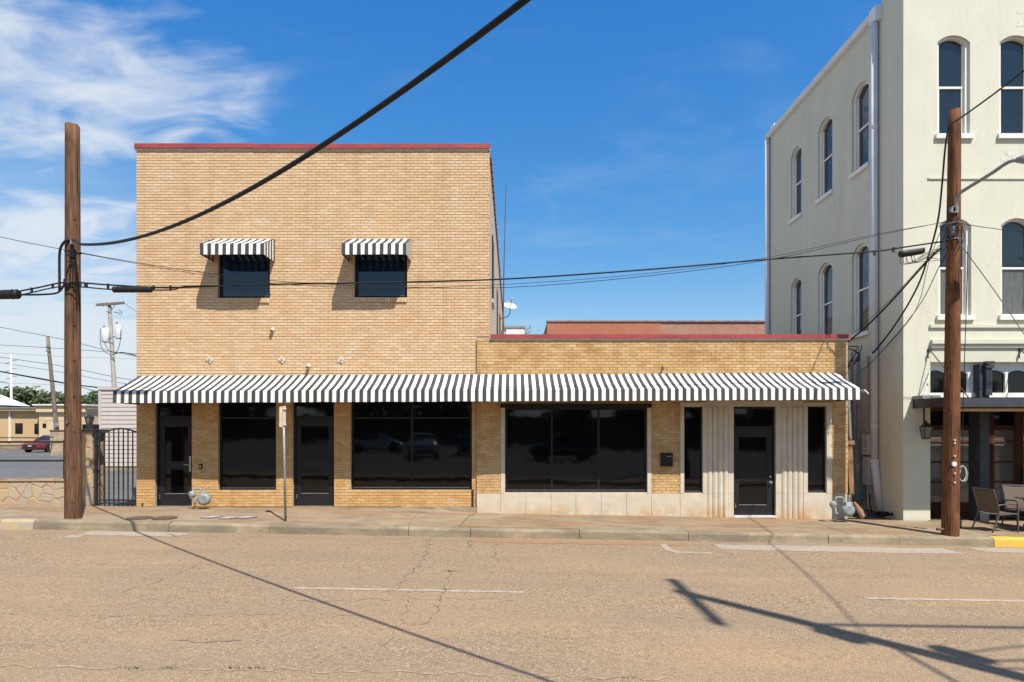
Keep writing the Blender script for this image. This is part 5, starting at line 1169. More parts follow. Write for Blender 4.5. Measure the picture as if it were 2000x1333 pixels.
for k, (px, py) in enumerate(((273, 1012.5), (321, 1012.5))):
    X, Y, Z = on_walk(px, py); t = thing('manhole_cover', ('round rusty cover in the pavement nearer the iron gate', 'round rusty cover in the pavement nearer the white lids')[k], 'manhole cover', (X, Y, Z), 'round covers in the pavement')
    sl_ = -.012
    MB().lathe([(.255, -.03), (.255, .012), (.225, .014)], (X, Y, Z + .004), 'Z', 28).build('ring', 'rustiron', t); MB().lathe([(.22, .0), (.22, .018), (.205, .02)], (X, Y, Z + .004), 'Z', 28).build('lid', 'rustiron', t)
    for q in range(6): an = q * math.pi / 3; MB().lathe([(.022, 0), (.018, .006)], (X + .15 * math.cos(an), Y + .15 * math.sin(an), Z + .024), 'Z', 8).build('boss', 'rustiron', t)
for k, (px, py) in enumerate(((413, 1011), (447, 1012.5), (482, 1011.5))):
    X, Y, Z = on_walk(px, py); t = thing('meter_box_lid', ('pale square water meter lid beside the rusty covers', 'pale square water meter lid between its two twins', 'pale square water meter lid nearest the sign post')[k], 'meter lid', (X, Y, Z), 'pale square lids in the pavement')
    sk = .10
    def quad(s, z0, z1):
        b_ = [(X - s - .02, Y - s * .8), (X + s - .10, Y - s * .8), (X + s + .03, Y + s * .8), (X - s + .10, Y + s * .8)]
        return [(u, v, Z + z0) for u, v in b_] + [(u, v, Z + z1) for u, v in b_]
    MB().hexa(quad(.165, -.03, .012)).build('frame', 'rustiron', t); MB().hexa(quad(.15, .0, .018)).build('lid', 'lidgrey', t)
# patio furniture
def sling_chair(label, loc, ang):
    t = thing('patio_chair', label, 'chair', loc, 'patio chairs under the canopy'); c, s = math.cos(ang), math.sin(ang)
    q = lambda a, b, z: (loc[0] + a * c - b * s, loc[1] + a * s + b * c, loc[2] + z)      # a: seat forward, b: sideways
    for b in (-.27, .27):
        MB().tube(spline([q(.27, b, 0), q(.27, b, .35), q(.26, b, .58), q(.20, b, .62), q(-.15, b, .60), q(-.22, b, .58)], 5), .016, 8).build('arm', 'cframe', t, True)
        MB().tube(spline([q(-.36, b, 0), q(-.26, b, .22), q(-.20, b, .42), q(-.25, b, .66), q(-.34, b, .93)], 5), .016, 8).build('rear_leg', 'cframe', t, True)
        MB().tube([q(.27, b, .40), q(-.20, b, .38)], .015, 8).build('seat_rail', 'cframe', t)
    def cloth(nm, prof):
        mb = MB(); n = 8
        for (a0, z0), (a1, z1) in zip(prof[:-1], prof[1:]):
            for k in range(n):
                b0, b1 = -.25 + .5 * k / n, -.25 + .5 * (k + 1) / n; f = lambda b: -.02 * (1 - (b / .25) ** 2)
                mb.face([q(a0, b0, z0 + f(b0)), q(a0, b1, z0 + f(b1)), q(a1, b1, z1 + f(b1)), q(a1, b0, z1 + f(b0))])
        mb.build(nm, 'sling', t, True)
    cloth('seat', [(.27, .42), (.1, .405), (-.05, .395), (-.19, .40)]); cloth('backrest', [(-.19, .42), (-.215, .55), (-.26, .70), (-.33, .92)])
    MB().tube([q(-.34, -.27, .93), q(-.34, .27, .93)], .014, 8).build('top_rail', 'cframe', t); MB().tube([q(-.28, -.27, .2), q(-.28, .27, .2)], .012, 8).build('stretcher', 'cframe', t); MB().tube([q(.27, -.27, .39), q(.27, .27, .39)], .014, 8).build('front_rail', 'cframe', t)
zc = zside(10.4, -1.2)
sling_chair('tan sling patio chair turned sideways beside the reddish pole', (10.73, -1.48, zc), math.radians(8))
sling_chair('tan sling patio chair facing the street across the patio table', (11.75, -.95, zc), math.radians(-100))
tb_ = thing('patio_table', 'dark metal patio table with crossed legs between two sling chairs', 'table', (11.75, -1.65, zc))
MB().prism([(11.30, -1.95, zc + .70), (12.6, -1.95, zc + .70), (12.6, -1.25, zc + .70), (11.30, -1.25, zc + .70)], [(11.30, -1.95, zc + .725), (12.6, -1.95, zc + .725), (12.6, -1.25, zc + .725), (11.30, -1.25, zc + .725)]).build('table_top', 'cframe', tb_, bevel=.008)
for y in (-1.85, -1.35): MB().tube([(11.38, y, zc), (11.82, y, zc + .70)], .017, 8).build('leg', 'cframe', tb_); MB().tube([(11.86, y, zc), (11.42, y, zc + .70)], .017, 8).build('leg', 'cframe', tb_)
MB().tube([(11.62, -1.85, zc + .36), (11.62, -1.35, zc + .36)], .014, 8).build('brace', 'cframe', tb_)
bc = thing('blue_pail', 'small blue pail on the pavement behind the reddish pole', 'pail', (9.75, -1.55, zc)); bX, bY, bZ = on_walk(1874, 1031)
MB().lathe([(.038, 0), (.048, .15), (.052, .16)], (bX, bY, bZ + .005), 'Z', 16).build('bucket', 'blue', bc, True); MB().tube([(bX + .05 * math.cos(a * math.pi / 8), bY, bZ + .16 + .10 * math.sin(a * math.pi / 8)) for a in range(9)], .008, 6).build('handle', 'black', bc)
# weeds in the road seams
def weed(label, px, py, n, h):
    x, y, z = R(px, py); mb = MB(); rnd = random.Random(px)
    for _ in range(n):
        a = rnd.uniform(0, 6.28); l_ = rnd.uniform(.4, 1) * h; bx, by = x + rnd.gauss(0, .05), y + rnd.gauss(0, .02); w = .006
        mb.face([(bx - w, by, z), (bx + w, by, z), (bx + l_ * .8 * math.cos(a), by + l_ * .8 * math.sin(a), z + l_ * .7)])
    mb.build('blades', 'weed', tag(D.objects.new('weed', None), label, 'weed', 'weeds growing in the road cracks')) if False else tag(mb.build('weed', 'weed'), label, 'weed', 'weeds growing in the road cracks')
weed('tiny green weed in the crack beyond the white dash', 880, 1117, 40, .06); weed('tiny green weed beside the worn white dash', 868, 1153, 24, .05)
for px in (262, 325, 455, 495, 1225): weed('green tuft in the straw-coloured pavement seam', px, 1306 if px < 900 else 1324, 26, .035)

# ================================================================= LEFT SIDE
def voronoi(x0, x1, z0, z1, n, seed):
    rnd = random.Random(seed); pts = []
    tries = 0
    md = math.sqrt((x1 - x0) * (z1 - z0) / n) * .72
    while len(pts) < n and tries < 6000:
        tries += 1; p = (rnd.uniform(x0, x1), rnd.uniform(z0, z1))
        if all(math.hypot(p[0] - q[0], p[1] - q[1]) > md for q in pts): pts.append(p)
    cells = []
    for p in pts:
        poly = [(x0, z0), (x1, z0), (x1, z1), (x0, z1)]
        for q in pts:
            if q == p: continue
            mx, mz = (p[0] + q[0]) / 2, (p[1] + q[1]) / 2; nx, nz = q[0] - p[0], q[1] - p[1]; out = []
            for i in range(len(poly)):
                a, b = poly[i], poly[(i + 1) % len(poly)]; da = (a[0] - mx) * nx + (a[1] - mz) * nz; db = (b[0] - mx) * nx + (b[1] - mz) * nz
                if da <= 0: out.append(a)
                if da * db < 0: t = da / (da - db); out.append((a[0] + (b[0] - a[0]) * t, a[1] + (b[1] - a[1]) * t))
            poly = out
            if not poly: break
        if len(poly) >= 3: cells.append((p, poly))
    return cells
def stones(parent, mp, x0, x1, z0, z1, n, seed, proud=.013):
    rnd = random.Random(seed + 100)
    for c, poly in voronoi(x0, x1, z0, z1, n, seed):
        cx = sum(p[0] for p in poly) / len(poly); cz = sum(p[1] for p in poly) / len(poly)
        sc = lambda f, g: [(cx + (p[0] - cx) * f - g * (1 if p[0] > cx else -1), cz + (p[1] - cz) * f - g * (1 if p[1] > cz else -1)) for p in poly]
        o, i = sc(.99, .004), sc(.88, .008); d = proud * rnd.uniform(.6, 1.2); mb = MB()
        for k in range(len(poly)):
            j = (k + 1) % len(poly); mb.face([mp(*o[k], .01), mp(*o[j], .01), mp(*o[j], -d * .5), mp(*o[k], -d * .5)]); mb.face([mp(*o[k], -d * .5), mp(*o[j], -d * .5), mp(*i[j], -d), mp(*i[k], -d)])
        mb.face([mp(*p, -d) for p in i]); mb.build('stone', 'fstone', parent)
sw_ = thing('stone_wall', 'low flagstone wall with pale mortar beside the pavement', 'wall', (-13, .1, .38))
x0, x1 = -19.5, fx(126)
MB().box(x0, x1, .06, .36, .2, fz(940)).build('mortar_core', 'mortar_pale', sw_)
stones(sw_, lambda u, z, d: (u, .06 + d, z), x0, x1, .36, fz(941), 96, 5)
mb = MB()
for k in range(30):
    a = x0 + (x1 - x0) * k / 30; b = x0 + (x1 - x0) * (k + 1) / 30; MB().box(a + .004, b - .004, .02, .40, fz(940) + .0 , fz(936.5) + random.uniform(-.006, .01)).build('cap_stone', 'fstone', sw_)
pr = thing('stone_pier', 'flagstone gate pier behind the brown utility pole', 'pier', (-10.6, .3, .38)); pa, pb_ = fx(126) + .01, fx(176.5)
MB().box(pa + .02, pb_ - .02, .08, .62, .2, fz(843)).build('mortar_core', 'mortar_pale', pr)
stones(pr, lambda u, z, d: (u, .08 + d, z), pa + .02, pb_ - .02, .38, fz(843), 17, 8); stones(pr, lambda u, z, d: (pb_ - .02 - d, u, z), .08, .62, .38, fz(843), 14, 9)
MB().box(pa - .03, pb_ + .05, .02, .68, fz(843) + .002, fz(839)).build('cap', 'black', pr)
pl = thing('pier_lantern', 'black post lantern standing on the flagstone gate pier', 'lantern', (fx(158), .3, fz(839)))
MB().box(fx(150), fx(171), .2, .45, fz(839) + .002, fz(829)).build('base_block', 'black', pl); lantern(pl, fx(158), .32, fz(829) + .02, .25, .068); MB().tube([(fx(158), .32, fz(829)), (fx(158), .32, fz(829) + .03)], .03, 8).build('stem', 'black', pl)
# iron gate
gt_ = thing('iron_gate', 'black iron gate with arched top and upright bars beside brick corner', 'gate', (fx(222), .1, .38)); gy = .14
MB().box(fx(178), fx(183), gy - .03, gy + .03, .38, fz(846)).build('gate_post', 'black', gt_)
MB().tube([(fx(194 + 71 * k / 14), gy, fz(846 - 8.5 * math.sin(math.pi * min(1, (k / 14) * 1.0)))) for k in range(15)], .021, 8).build('arch_rail', 'black', gt_)
for px in (187.5, 196.5, 206, 215.5, 225, 234.3, 243.5, 252.8, 261.8):
    k = (px - 194) / 71; top_ = 846 - 8.5 * math.sin(math.pi * max(0, min(1, k))) if px > 190 else 850
    MB().box(fx(px) - .0115, fx(px) + .0115, gy - .0115, gy + .0115, fz(982), fz(top_)).build('bar', 'black', gt_)
MB().box(fx(195), fx(264.3), gy - .012, gy + .012, fz(914.2), fz(912.8)).build('mid_rail', 'black', gt_); MB().box(fx(183), fx(264.3), gy - .02, gy + .02, fz(980), fz(977)).build('bottom_rail', 'black', gt_); MB().box(fx(178), fx(264.3), gy - .02, gy + .02, fz(985), fz(983)).build('bottom_rail', 'black', gt_)
MB().tube(spline([(fx(183), gy, fz(849)), (fx(190), gy, fz(845.5)), (fx(196), gy, fz(845))], 4), .02, 8).build('top_scroll', 'black', gt_)
for py in (897, 862): MB().box(fx(176), fx(188), gy - .025, gy + .025, fz(py + 1), fz(py - 1)).build('hinge', 'black', gt_)
MB().box(fx(187), fx(193), gy - .06, gy + .04, fz(862), fz(847)).build('lock_box', 'black', gt_)
# rails over the low wall
rf = thing('rail_fence', 'black two-rail iron fence standing on the flagstone wall', 'fence', (-13, .2, 1.04))
for py in (864, 901): MB().box(-19.5, fx(127) + .02, .18, .23, fz(py) - .025, fz(py) + .025).build('rail', 'black', rf)
for x in (-11.05, -14.2, -17.2): MB().box(x - .03, x + .03, .175, .235, 1.0, fz(860)).build('post', 'black', rf)
# barrier arm frame in the lot
x_, y_, z_ = P(103, 870, 28)
bf = thing('lot_barrier', 'thin black swing barrier in the parking lot before the red car', 'barrier', (P(50, 884, 28)[0], 28, .35))
MB().tube([P(-200, 857, 28), P(104, 855, 28), P(98, 886, 28)], .03, 8).build('frame', 'black', bf); MB().tube([P(-200, 873, 28), P(101, 869, 28)], .03, 8).build('rail', 'black', bf); MB().tube([P(-200, 857, 28), P(-200, 890, 28)], .03, 8).build('post', 'black', bf)
# clapboard building
cl_ = thing('clapboard_building', 'pinkish grey clapboard building behind the iron gate', 'building', (-16, 14, .35)); cy = 14.0
X0, X1 = P(194, 0, cy)[0], -9.3; zt = P(0, 762, cy)[2]
MB().box(X0, X1, cy + .03, cy + 8, .2, zt).build('wall', 'siding', cl_); MB().box(X0 + .05, X1, cy - .005, cy + .03, .3, .58).build('plinth', 'apron', cl_)
nb_ = 18; bh = (zt - .58) / nb_
for k in range(nb_):
    z = .58 + bh * k; MB().hexa([(X0 + .10, cy - .022, z), (X1, cy - .022, z), (X1, cy + .03, z), (X0 + .10, cy + .03, z), (X0 + .10, cy + .004, z + bh + .02), (X1, cy + .004, z + bh + .02), (X1, cy + .03, z + bh + .02), (X0 + .10, cy + .03, z + bh + .02)]).build('siding_board', 'siding', cl_)
MB().box(X0 - .03, X0 + .10, cy - .03, cy + .06, .56, zt).build('corner_board', 'siding', cl_); MB().box(X0 - .06, X1, cy - .06, cy + 8, zt + .002, zt + .12).build('eave', 'siding', cl_)
# tan office beyond the lot
to = thing('tan_office', 'low tan brick office with dark windows beyond the parking lot', 'building', (-50, 54, .3)); oy = 54.0
q = lambda px, py, Y=oy: P(px, py, Y)
def obox(nm, a, b, t, bt, y0, y1, mat, par=to): 
    A = q(a, t); B = q(b, bt); return MB().box(A[0], B[0], y0, y1, B[2], A[2]).build(nm, mat, par)
obox('wall', -260, 92, 803, 890, oy, oy + 14, 'tanwall'); obox('eave', -262, 93, 796.5, 803, oy - .5, oy + 14, 'tantrim'); obox('gutter', -262, 93, 796, 798.5, oy - .62, oy - .5, 'galv')
obox('porch_wall', 92, 182, 806, 890, oy - 1.2, oy + 14, 'tantrim'); obox('cornice', 90, 184, 800, 806, oy - 1.5, oy + 14, 'tantrim'); obox('parapet', 88, 187, 793.5, 799.9, oy - 1.4, oy + 14, 'tantrim'); obox('cap', 85, 189, 791, 793.4, oy - 1.7, oy + 14, 'trim')
obox('side_wing', 182.5, 240, 812, 890, oy + 2, oy + 12, 'rustiron'); obox('roof_unit', 52, 86, 794, 800, oy + 3, oy + 6, 'galv')
for a, b, t, bt in ((30, 44.5, 827, 847.5), (67.5, 81, 828, 848), (-60, -45, 827, 847.5), (-130, -115, 827, 847)):
    w = obox('window', a, b, t, bt, oy - .03, oy + .05, 'frame'); obox('pane', a + 1, b - 1, t + 1, bt - 1, oy - .045, oy - .02, 'glass', w)
w = obox('window', 99, 106, 828.5, 836, oy - 1.23, oy - 1.1, 'frame')
obox('downspout', 18.5, 21.5, 801, 863, oy - .12, oy - .01, 'trim')
obox('window', 100, 107, 822, 828, oy - 1.23, oy - 1.1, 'tanwall')
kb2 = struct(MB().box(P(-300, 0, 45)[0], P(130, 0, 45)[0], 44.5, 46, .2, .78).build('lot_verge', 'kerb'))
wr = thing('white_roof_house', 'house with white hipped roof behind the tan office', 'building', (-62, 66, .3)); y1_ = 66.0
A = P(-220, 797, y1_); B = P(2, 791, y1_); C_ = P(-60, 762, y1_ + 6); E_ = P(-5, 774, y1_ + 6)
MB().box(A[0], B[0] - 1.0, y1_ + .8, y1_ + 4.4, .3, B[2]).build('wall', 'roofgrey', wr)
mb = MB(); e0 = (A[0], y1_, B[2]); e1 = (B[0], y1_, B[2]); e2 = (B[0], y1_ + 5, B[2]); e3 = (A[0], y1_ + 5, B[2]); r0 = (P(-170, 0, y1_)[0], y1_ + 2.5, C_[2] - .2); r1 = (P(-55, 0, y1_)[0], y1_ + 2.5, C_[2] - .2)
mb.face([e0, e1, r1, r0]); mb.face([e1, e2, r1]); mb.face([e2, e3, r0, r1]); mb.face([e3, e0, r0]); mb.face([e3, e2, e1, e0]); mb.build('roof', 'roofwhite', wr)
# far stone pier by the car
fp = thing('stone_pier', 'short flagstone pier in the lot hiding the red car tail', 'pier', P(112, 886, 32)); fy = 32.0
a0, b0 = P(97.5, 0, fy)[0], P(133, 0, fy)[0]; t0 = P(0, 842, fy)[2]
MB().box(a0, b0, fy, fy + .8, .3, t0).build('mortar_core', 'mortar_pale', fp); stones(fp, lambda u, z, d: (u, fy + d, z), a0, b0, .35, t0, 24, 21); MB().box(a0 - .05, b0 + .05, fy - .06, fy + .86, t0, t0 + .07).build('cap', 'rustiron', fp)

# ---------------------------------------------------------------- cars
def car(label, loc, ang, paint, kind='coupe', group=None):
    """x forward; lofted body, greenhouse, wheels, lamps"""
    t = thing('parked_car', label, 'car', (0, 0, 0), group)
    if kind == 'coupe':
        st = [(2.42, .34, .56, .70), (2.34, .24, .72, .86), (2.0, .20, .84, .93), (1.2, .20, .95, .95), (.7, .20, .99, .95), (-.4, .20, 1.0, .95), (-1.3, .20, 1.03, .96), (-2.1, .24, 1.02, .93), (-2.38, .34, .94, .84), (-2.45, .42, .80, .74)]
        gh = [(1.0, .97, .97, .80, .80), (.25, 1.0, 1.38, .82, .60), (-.1, 1.0, 1.44, .82, .62), (-.9, 1.02, 1.40, .82, .60), (-1.75, 1.03, 1.05, .78, .74)]; wb, wr_ = 1.48, .36
    else:
        st = [(2.28, .42, .74, .72), (2.2, .32, .95, .86), (1.95, .28, 1.06, .93), (1.2, .28, 1.12, .95), (.9, .28, 1.15, .95), (-.4, .28, 1.16, .95), (-1.6, .28, 1.17, .95), (-2.15, .32, 1.17, .92), (-2.28, .40, 1.10, .86), (-2.32, .5, .9, .8)]
        gh = [(1.15, 1.13, 1.13, .82, .82), (.45, 1.16, 1.62, .84, .66), (.1, 1.16, 1.72, .85, .68), (-1.5, 1.17, 1.72, .85, .68), (-2.1, 1.17, 1.60, .82, .66), (-2.25, 1.17, 1.2, .80, .76)]; wb, wr_ = 1.40, .37
    n = 11; sec = []
    for x, zb_, ztop, w in st:
        pr_ = [(-w * .86, zb_), (-w * .97, zb_ + .10), (-w, zb_ + (ztop - zb_) * .45), (-w * .975, ztop - .14), (-w * .90, ztop - .04), (-w * .6, ztop), (0, ztop + .025)]
        pr_ = pr_ + [(-a, b) for a, b in reversed(pr_[:-1])]; sec.append([(x, a, b) for a, b in pr_])
    mb = MB()
    for s0, s1 in zip(sec[:-1], sec[1:]):
        for k in range(len(s0)):
            j = (k + 1) % len(s0); mb.face([s0[k], s1[k], s1[j], s0[j]])
    mb.face(sec[0]); mb.face(sec[-1][::-1])
    body = mb.build('body', paint, t, True)
    import bmesh
    bm = bmesh.new(); bm.from_mesh(body.data); bmesh.ops.remove_doubles(bm, verts=bm.verts, dist=.0005); bm.to_mesh(body.data); bm.free()
    g = MB(); rf_ = MB()
    for a, b in zip(gh[:-1], gh[1:]):
        for s in (-1, 1): g.face([(a[0], s * a[3], a[1] - .02), (b[0], s * b[3], b[1] - .02), (b[0], s * b[4], b[2]), (a[0], s * a[4], a[2])])
        mid = .25 > b[0] and a[0] > -1.0 if kind == 'coupe' else (a[0] <= .5 and b[0] >= -2.1)
        (rf_ if mid else g).face([(a[0], -a[4], a[2]), (b[0], -b[4], b[2]), (b[0], b[4], b[2]), (a[0], a[4], a[2])])
    g.build('windows', 'glass', t); rf_.build('roof', paint, t)
    mb = MB()
    for s in (-1, 1):
        for a, b in zip(gh[:-1], gh[1:]): mb.tube([(a[0], s * a[4], a[2]), (b[0], s * b[4], b[2])], .03, 6)
    mb.build('pillars', paint, t)
    for x in (wb, -wb):
        for s in (-1, 1):
            wh_ = MB().lathe([(wr_ * .62, -.11), (wr_ * .96, -.11), (wr_, -.06), (wr_, .06), (wr_ * .96, .11), (wr_ * .62, .11)], (x, s * .84, wr_), 'Y', 22).build('wheel', 'tyre', t); MB().lathe([(wr_ * .64, -.02 if s > 0 else .02), (wr_ * .6, s * .10), (wr_ * .2, s * .115), (.02, s * .12)], (x, s * .84, wr_), 'Y', 14).build('rim', 'galv', wh_)
            MB().lathe([(wr_ * 1.12, -.02), (wr_ * 1.12, .02)], (x, s * .948, wr_ + .02), 'Y', 20).build('wheel_arch', 'tyre', t)
    fxx = st[0][0]
    zf = st[1][2]
    MB().box(fxx - .05, fxx + .015, -.62, .62, st[0][1] + .02, st[0][1] + .17).build('grille', 'tyre', t); MB().box(fxx - .10, fxx + .02, -.5, .5, zf - .17, zf - .10).build('upper_grille', 'tyre', t)
    for s in (-1, 1):
        MB().hexa([(fxx - .10, s * .52, zf - .19), (fxx - .25, s * .86, zf - .17), (fxx - .3, s * .8, zf - .17), (fxx - .2, s * .5, zf - .19), (fxx - .10, s * .52, zf - .07), (fxx - .25, s * .87, zf - .06), (fxx - .3, s * .8, zf - .06), (fxx - .2, s * .5, zf - .07)]).build('headlight', 'lens', t)
        MB().box(st[-1][0] - .01, st[-1][0] + .14, *sorted((s * .45, s * .84)), st[-1][2] - .12, st[-1][2] + .05).build('tail_light', 'tail', t)
        MB().hexa([(.55, s * .90, 1.0), (.55, s * 1.08, 1.02), (.40, s * 1.08, 1.02), (.40, s * .90, 1.0), (.53, s * .90, 1.12), (.53, s * 1.08, 1.14), (.40, s * 1.08, 1.14), (.40, s * .90, 1.12)]).build('mirror', paint, t)
    MB().box(fxx + .0, fxx + .03, -.16, .16, st[0][1] + .17, st[0][1] + .30).build('number_plate', 'white', t); MB().box(st[-1][0] - .02, st[-1][0] + .0, -.16, .16, .62, .75).build('number_plate', 'white', t)
    t.location = loc; t.rotation_euler = (0, 0, ang)
    return t
cx_, cy_, cz_ = P(84, 884, 40.5)
car('dark red coupe parked nose out beyond the iron rails', (cx_ + .4, 41.0, .352), math.radians(-93), 'carred')
# cars in the lot across the street, seen mirrored in the shop windows
for lab, x, y, a, pt, kd in (('silver sport utility car parked across the street by its dark twin', -6.4, -31, 80, 'cargrey', 'suv'), ('black sport utility car parked in the lot across the street', -3.2, -33, 85, 'carblack', 'suv'), ('white sport utility car parked alone in the lot across the street', 3.4, -29, 172, 'carblack', 'suv'), ('long grey car parked near the trees across the street', -11, -38, 10, 'cargrey', 'coupe')):
    car(lab if 'white' not in lab else 'glossy black car parked alone broadside in the lot across the street', (x, y, zroad(x) + .155), math.radians(a), pt, kd, 'cars parked across the street')

# ---------------------------------------------------------------- far poles and lines
fpz = 37.0
A = P(114, 866, fpz); B = P(93, 657, fpz)
t = thing('utility_pole', 'leaning bare grey-brown pole rising behind the red car', 'utility pole', (A[0], A[1], .35), 'far utility poles beyond the lot')
pole_mesh((A[0] + .06, A[1], .2), B, .20, .12, 14, 8, 31).build('shaft', 'pole_brown', t, True)
for py in (678, 686): x, y, z = P(95.5, py, fpz); MB().box(x - .16, x + .16, y - .16, y - .05, z - .06, z + .06).build('bracket', 'galv', t)
x, y, z = P(112.5, 832, fpz); MB().lathe([(.16, -.06), (.2, .0), (.16, .12)], (x, y - .18, z), 'Y', 16).build('meter', 'galv', t)
fp2 = 34.0; A = P(231, 860, fp2); B = P(213.5, 589, fp2)
t = thing('utility_pole', 'weathered pale pole with crossarm and two white transformers', 'utility pole', (A[0], A[1], .35), 'far utility poles beyond the lot')
pole_mesh((A[0], A[1], .2), B, .19, .13, 14, 10, 33).build('shaft', 'pole_grey', t, True)
a_, b_ = Vector(P(188, 596, fp2 - .2)), Vector(P(242, 592, fp2 - .2)); MB().hexa([a_ + Vector(v) for v in ((0, -.06, -.09), )] + [b_ + Vector((0, -.06, -.09)), b_ + Vector((0, .06, -.09)), a_ + Vector((0, .06, -.09)), a_ + Vector((0, -.06, .09)), b_ + Vector((0, -.06, .09)), b_ + Vector((0, .06, .09)), a_ + Vector((0, .06, .09))]).build('crossarm', 'pole_brown', t)
for px in (200, 206, 225): MB().tube([P(px, 596, fp2 - .2), P(215, 606 if px == 206 else 610, fp2 - .15)], .025, 6).build('brace', 'galv', t)
for px, py, r in ((206, 655, .27), (231, 648, .22)):
    x, y, z = P(px, py, fp2 - .3); c = MB().lathe([(r * .9, -.55), (r, -.5), (r, .42), (r * .8, .52), (.05, .56)], (x, y, z), 'Z', 18).build('transformer', 'white', t, True); MB().lathe([(.05, 0), (.07, .1), (.03, .22)], (x - .1, y, z + .52), 'Z', 8).build('bushing', 'ins', c)
for pp in (((196, 642), (196, 670), (202, 685), (215, 693), (224, 692)), ((204, 645), (204, 668), (212, 684), (224, 691)), ((236, 645), (235, 665), (231, 682), (225, 690)), ((207, 665), (216, 661), (226, 656), (231, 653)), ((207, 608), (213, 612)), ((222, 610), (232, 612), (235, 616)), ((232, 606), (238, 610), (236, 614))):
    MB().tube(spline([P(a, b, fp2 - .35) for a, b in pp], 5), .022, 6).build('lead', 'rubber', t)
sp3 = 70.0; A = P(23, 800, sp3); B = P(21.5, 693, sp3)
t = thing('transmission_pole', 'tall pale steel power pole with side arms above the white roof', 'utility pole', (A[0], A[1], .3))
MB().tube([(A[0], A[1], .2), B], [.17, .10], 12).build('shaft', 'trim', t, True)
for py, s in ((704, 1), (708, -1), (720, 1), (724, -1), (735, 1), (739, -1)): x, y, z = P(22, py, sp3); MB().tube([(x, y, z), (x + s * .7, y, z + (-.06 if s > 0 else -.12))], .05, 6).build('arm', 'galv', t)
MB().tube(spline([P(22, 757, sp3), P(16, 750, sp3), P(8, 746.5, sp3), P(-6, 746, sp3)], 6), .06, 8).build('lamp_arm', 'galv', t)
rnd = random.Random(17)
for k, (a, b, c, r) in enumerate(((638, 664, 686, .03), (674, 681, 688, .03), (697, 716, 735, .035), (708, 728, 745, .03), (724, 748, 772, .045), (765, 770, 775, .02), (690, 696, 700, .02), (748, 752, 756, .02))):
    wire('distant_wire', 'faint distant power line over the parking lot trees', [P(-60, a - (b - a) * .4, 31 + 3 * k), P(40, a + (b - a) * .35, 31 + 3 * k), P(130, b + 1, 31 + 3 * k), P(215, c, 31 + 3 * k), P(330, c + (c - b) * 1.1, 31 + 3 * k)], r * .55, 'wire', 'rubber', group='distant power lines')
wire('distant_wire', 'dark heavier power line dropping behind the clapboard roof', [P(-60, 712, 26), P(0, 726, 26), P(120, 748, 26), P(193, 758, 26), P(300, 775, 26)], .035, 'wire')
wire('distant_wire', 'short curved line leaving the transformer pole behind brick corner', [P(225, 691, fp2 - .3), P(238, 689, fp2 - .3), P(250, 691, fp2 - .3), P(275, 697, fp2 - .3)], .04, 'wire')
wire('distant_wire', 'thin slanting line from the pale crossarm behind brick corner', [P(242, 592, fp2 - .2), P(265, 608, fp2), P(300, 630, fp2 + 2)], .014, 'wire')

# ---------------------------------------------------------------- trees
def tree_meshes(seed, h, r, leaf, n, size=.3):
    rnd = random.Random(seed); tr = MB(); th = h * .45
    tr.tube([(0, 0, -.2), (.05, 0, th * .5), (-.04, .05, th)], [h * .035, h * .028, h * .02], 9)
    cl = []
    for k in range(16):
        a = rnd.uniform(0, 6.28); rr = r * math.sqrt(rnd.uniform(.02, 1)) * .78; z = rnd.uniform(.36, .90) * h
        rr *= max(.3, 1 - ((z / h - .55) / .42) ** 2); c = Vector((rr * math.cos(a), rr * math.sin(a), z)); cl.append((c, rnd.uniform(.22, .40) * r))
        if k < 9: tr.tube([(0, 0, th * .8), (c.x * .4, c.y * .4, th + (c.z - th) * .5), tuple(c)], [h * .016, h * .01, h * .004], 6)
    lf = MB()
    for _ in range(n):
        c, cr = rnd.choice(cl); d = Vector((rnd.gauss(0, 1), rnd.gauss(0, 1), rnd.gauss(0, .8))).normalized(); p = c + d * cr * rnd.uniform(.45, 1.1)
        u = Vector((rnd.gauss(0, 1), rnd.gauss(0, 1), rnd.gauss(0, .6))).normalized(); v = u.cross(d + Vector((rnd.gauss(0, .5), rnd.gauss(0, .5), rnd.gauss(0, .5)))).normalized(); s = size * rnd.uniform(.5, 1.1)
        lf.face([p - u * s, p + v * s * .5, p + u * s, p - v * s * .5])
    return tr.mesh('trunk', 'bark', True), lf.mesh('crown', leaf)
TM = [tree_meshes(41, 8, 3.6, 'leaf', 3400), tree_meshes(42, 9, 3.4, 'leaf', 3400), tree_meshes(43, 7, 3.8, 'leaf2', 3400)]
def tree(label, loc, k, s, rot, group):
    t = thing('broadleaf_tree', label, 'tree', loc, group); t.scale = (s, s, s); t.rotation_euler = (0, 0, rot)
    for nm, me in zip(('trunk', 'crown'), TM[k]):
        o = D.objects.new(nm, me); col.objects.link(o); o.parent = t
TL = {-60: 'tall dark tree beyond the white hipped roof, farther from the steel pole', -15: 'dark green tree directly behind the white hipped roof', 12: 'tall dark tree beside the pale steel power pole', 38: 'dark green tree between the steel pole and the leaning pole', 58: 'olive green spreading tree over the flat roof of tan office', 80: 'olive green tree just before the leaning bare pole', 98: 'dark green tree right behind the leaning bare pole', 118: 'tall dark tree between leaning pole and brown cable pole', 140: 'olive green tree hidden behind the brown cable pole', 178: 'dark green tree beside the wall of the clapboard building', 205: 'tall dark tree behind the clapboard roof edge', -110: 'dark green tree at the far end of the white roofed house', 160: 'distant tall tree above the tan office cornice'}
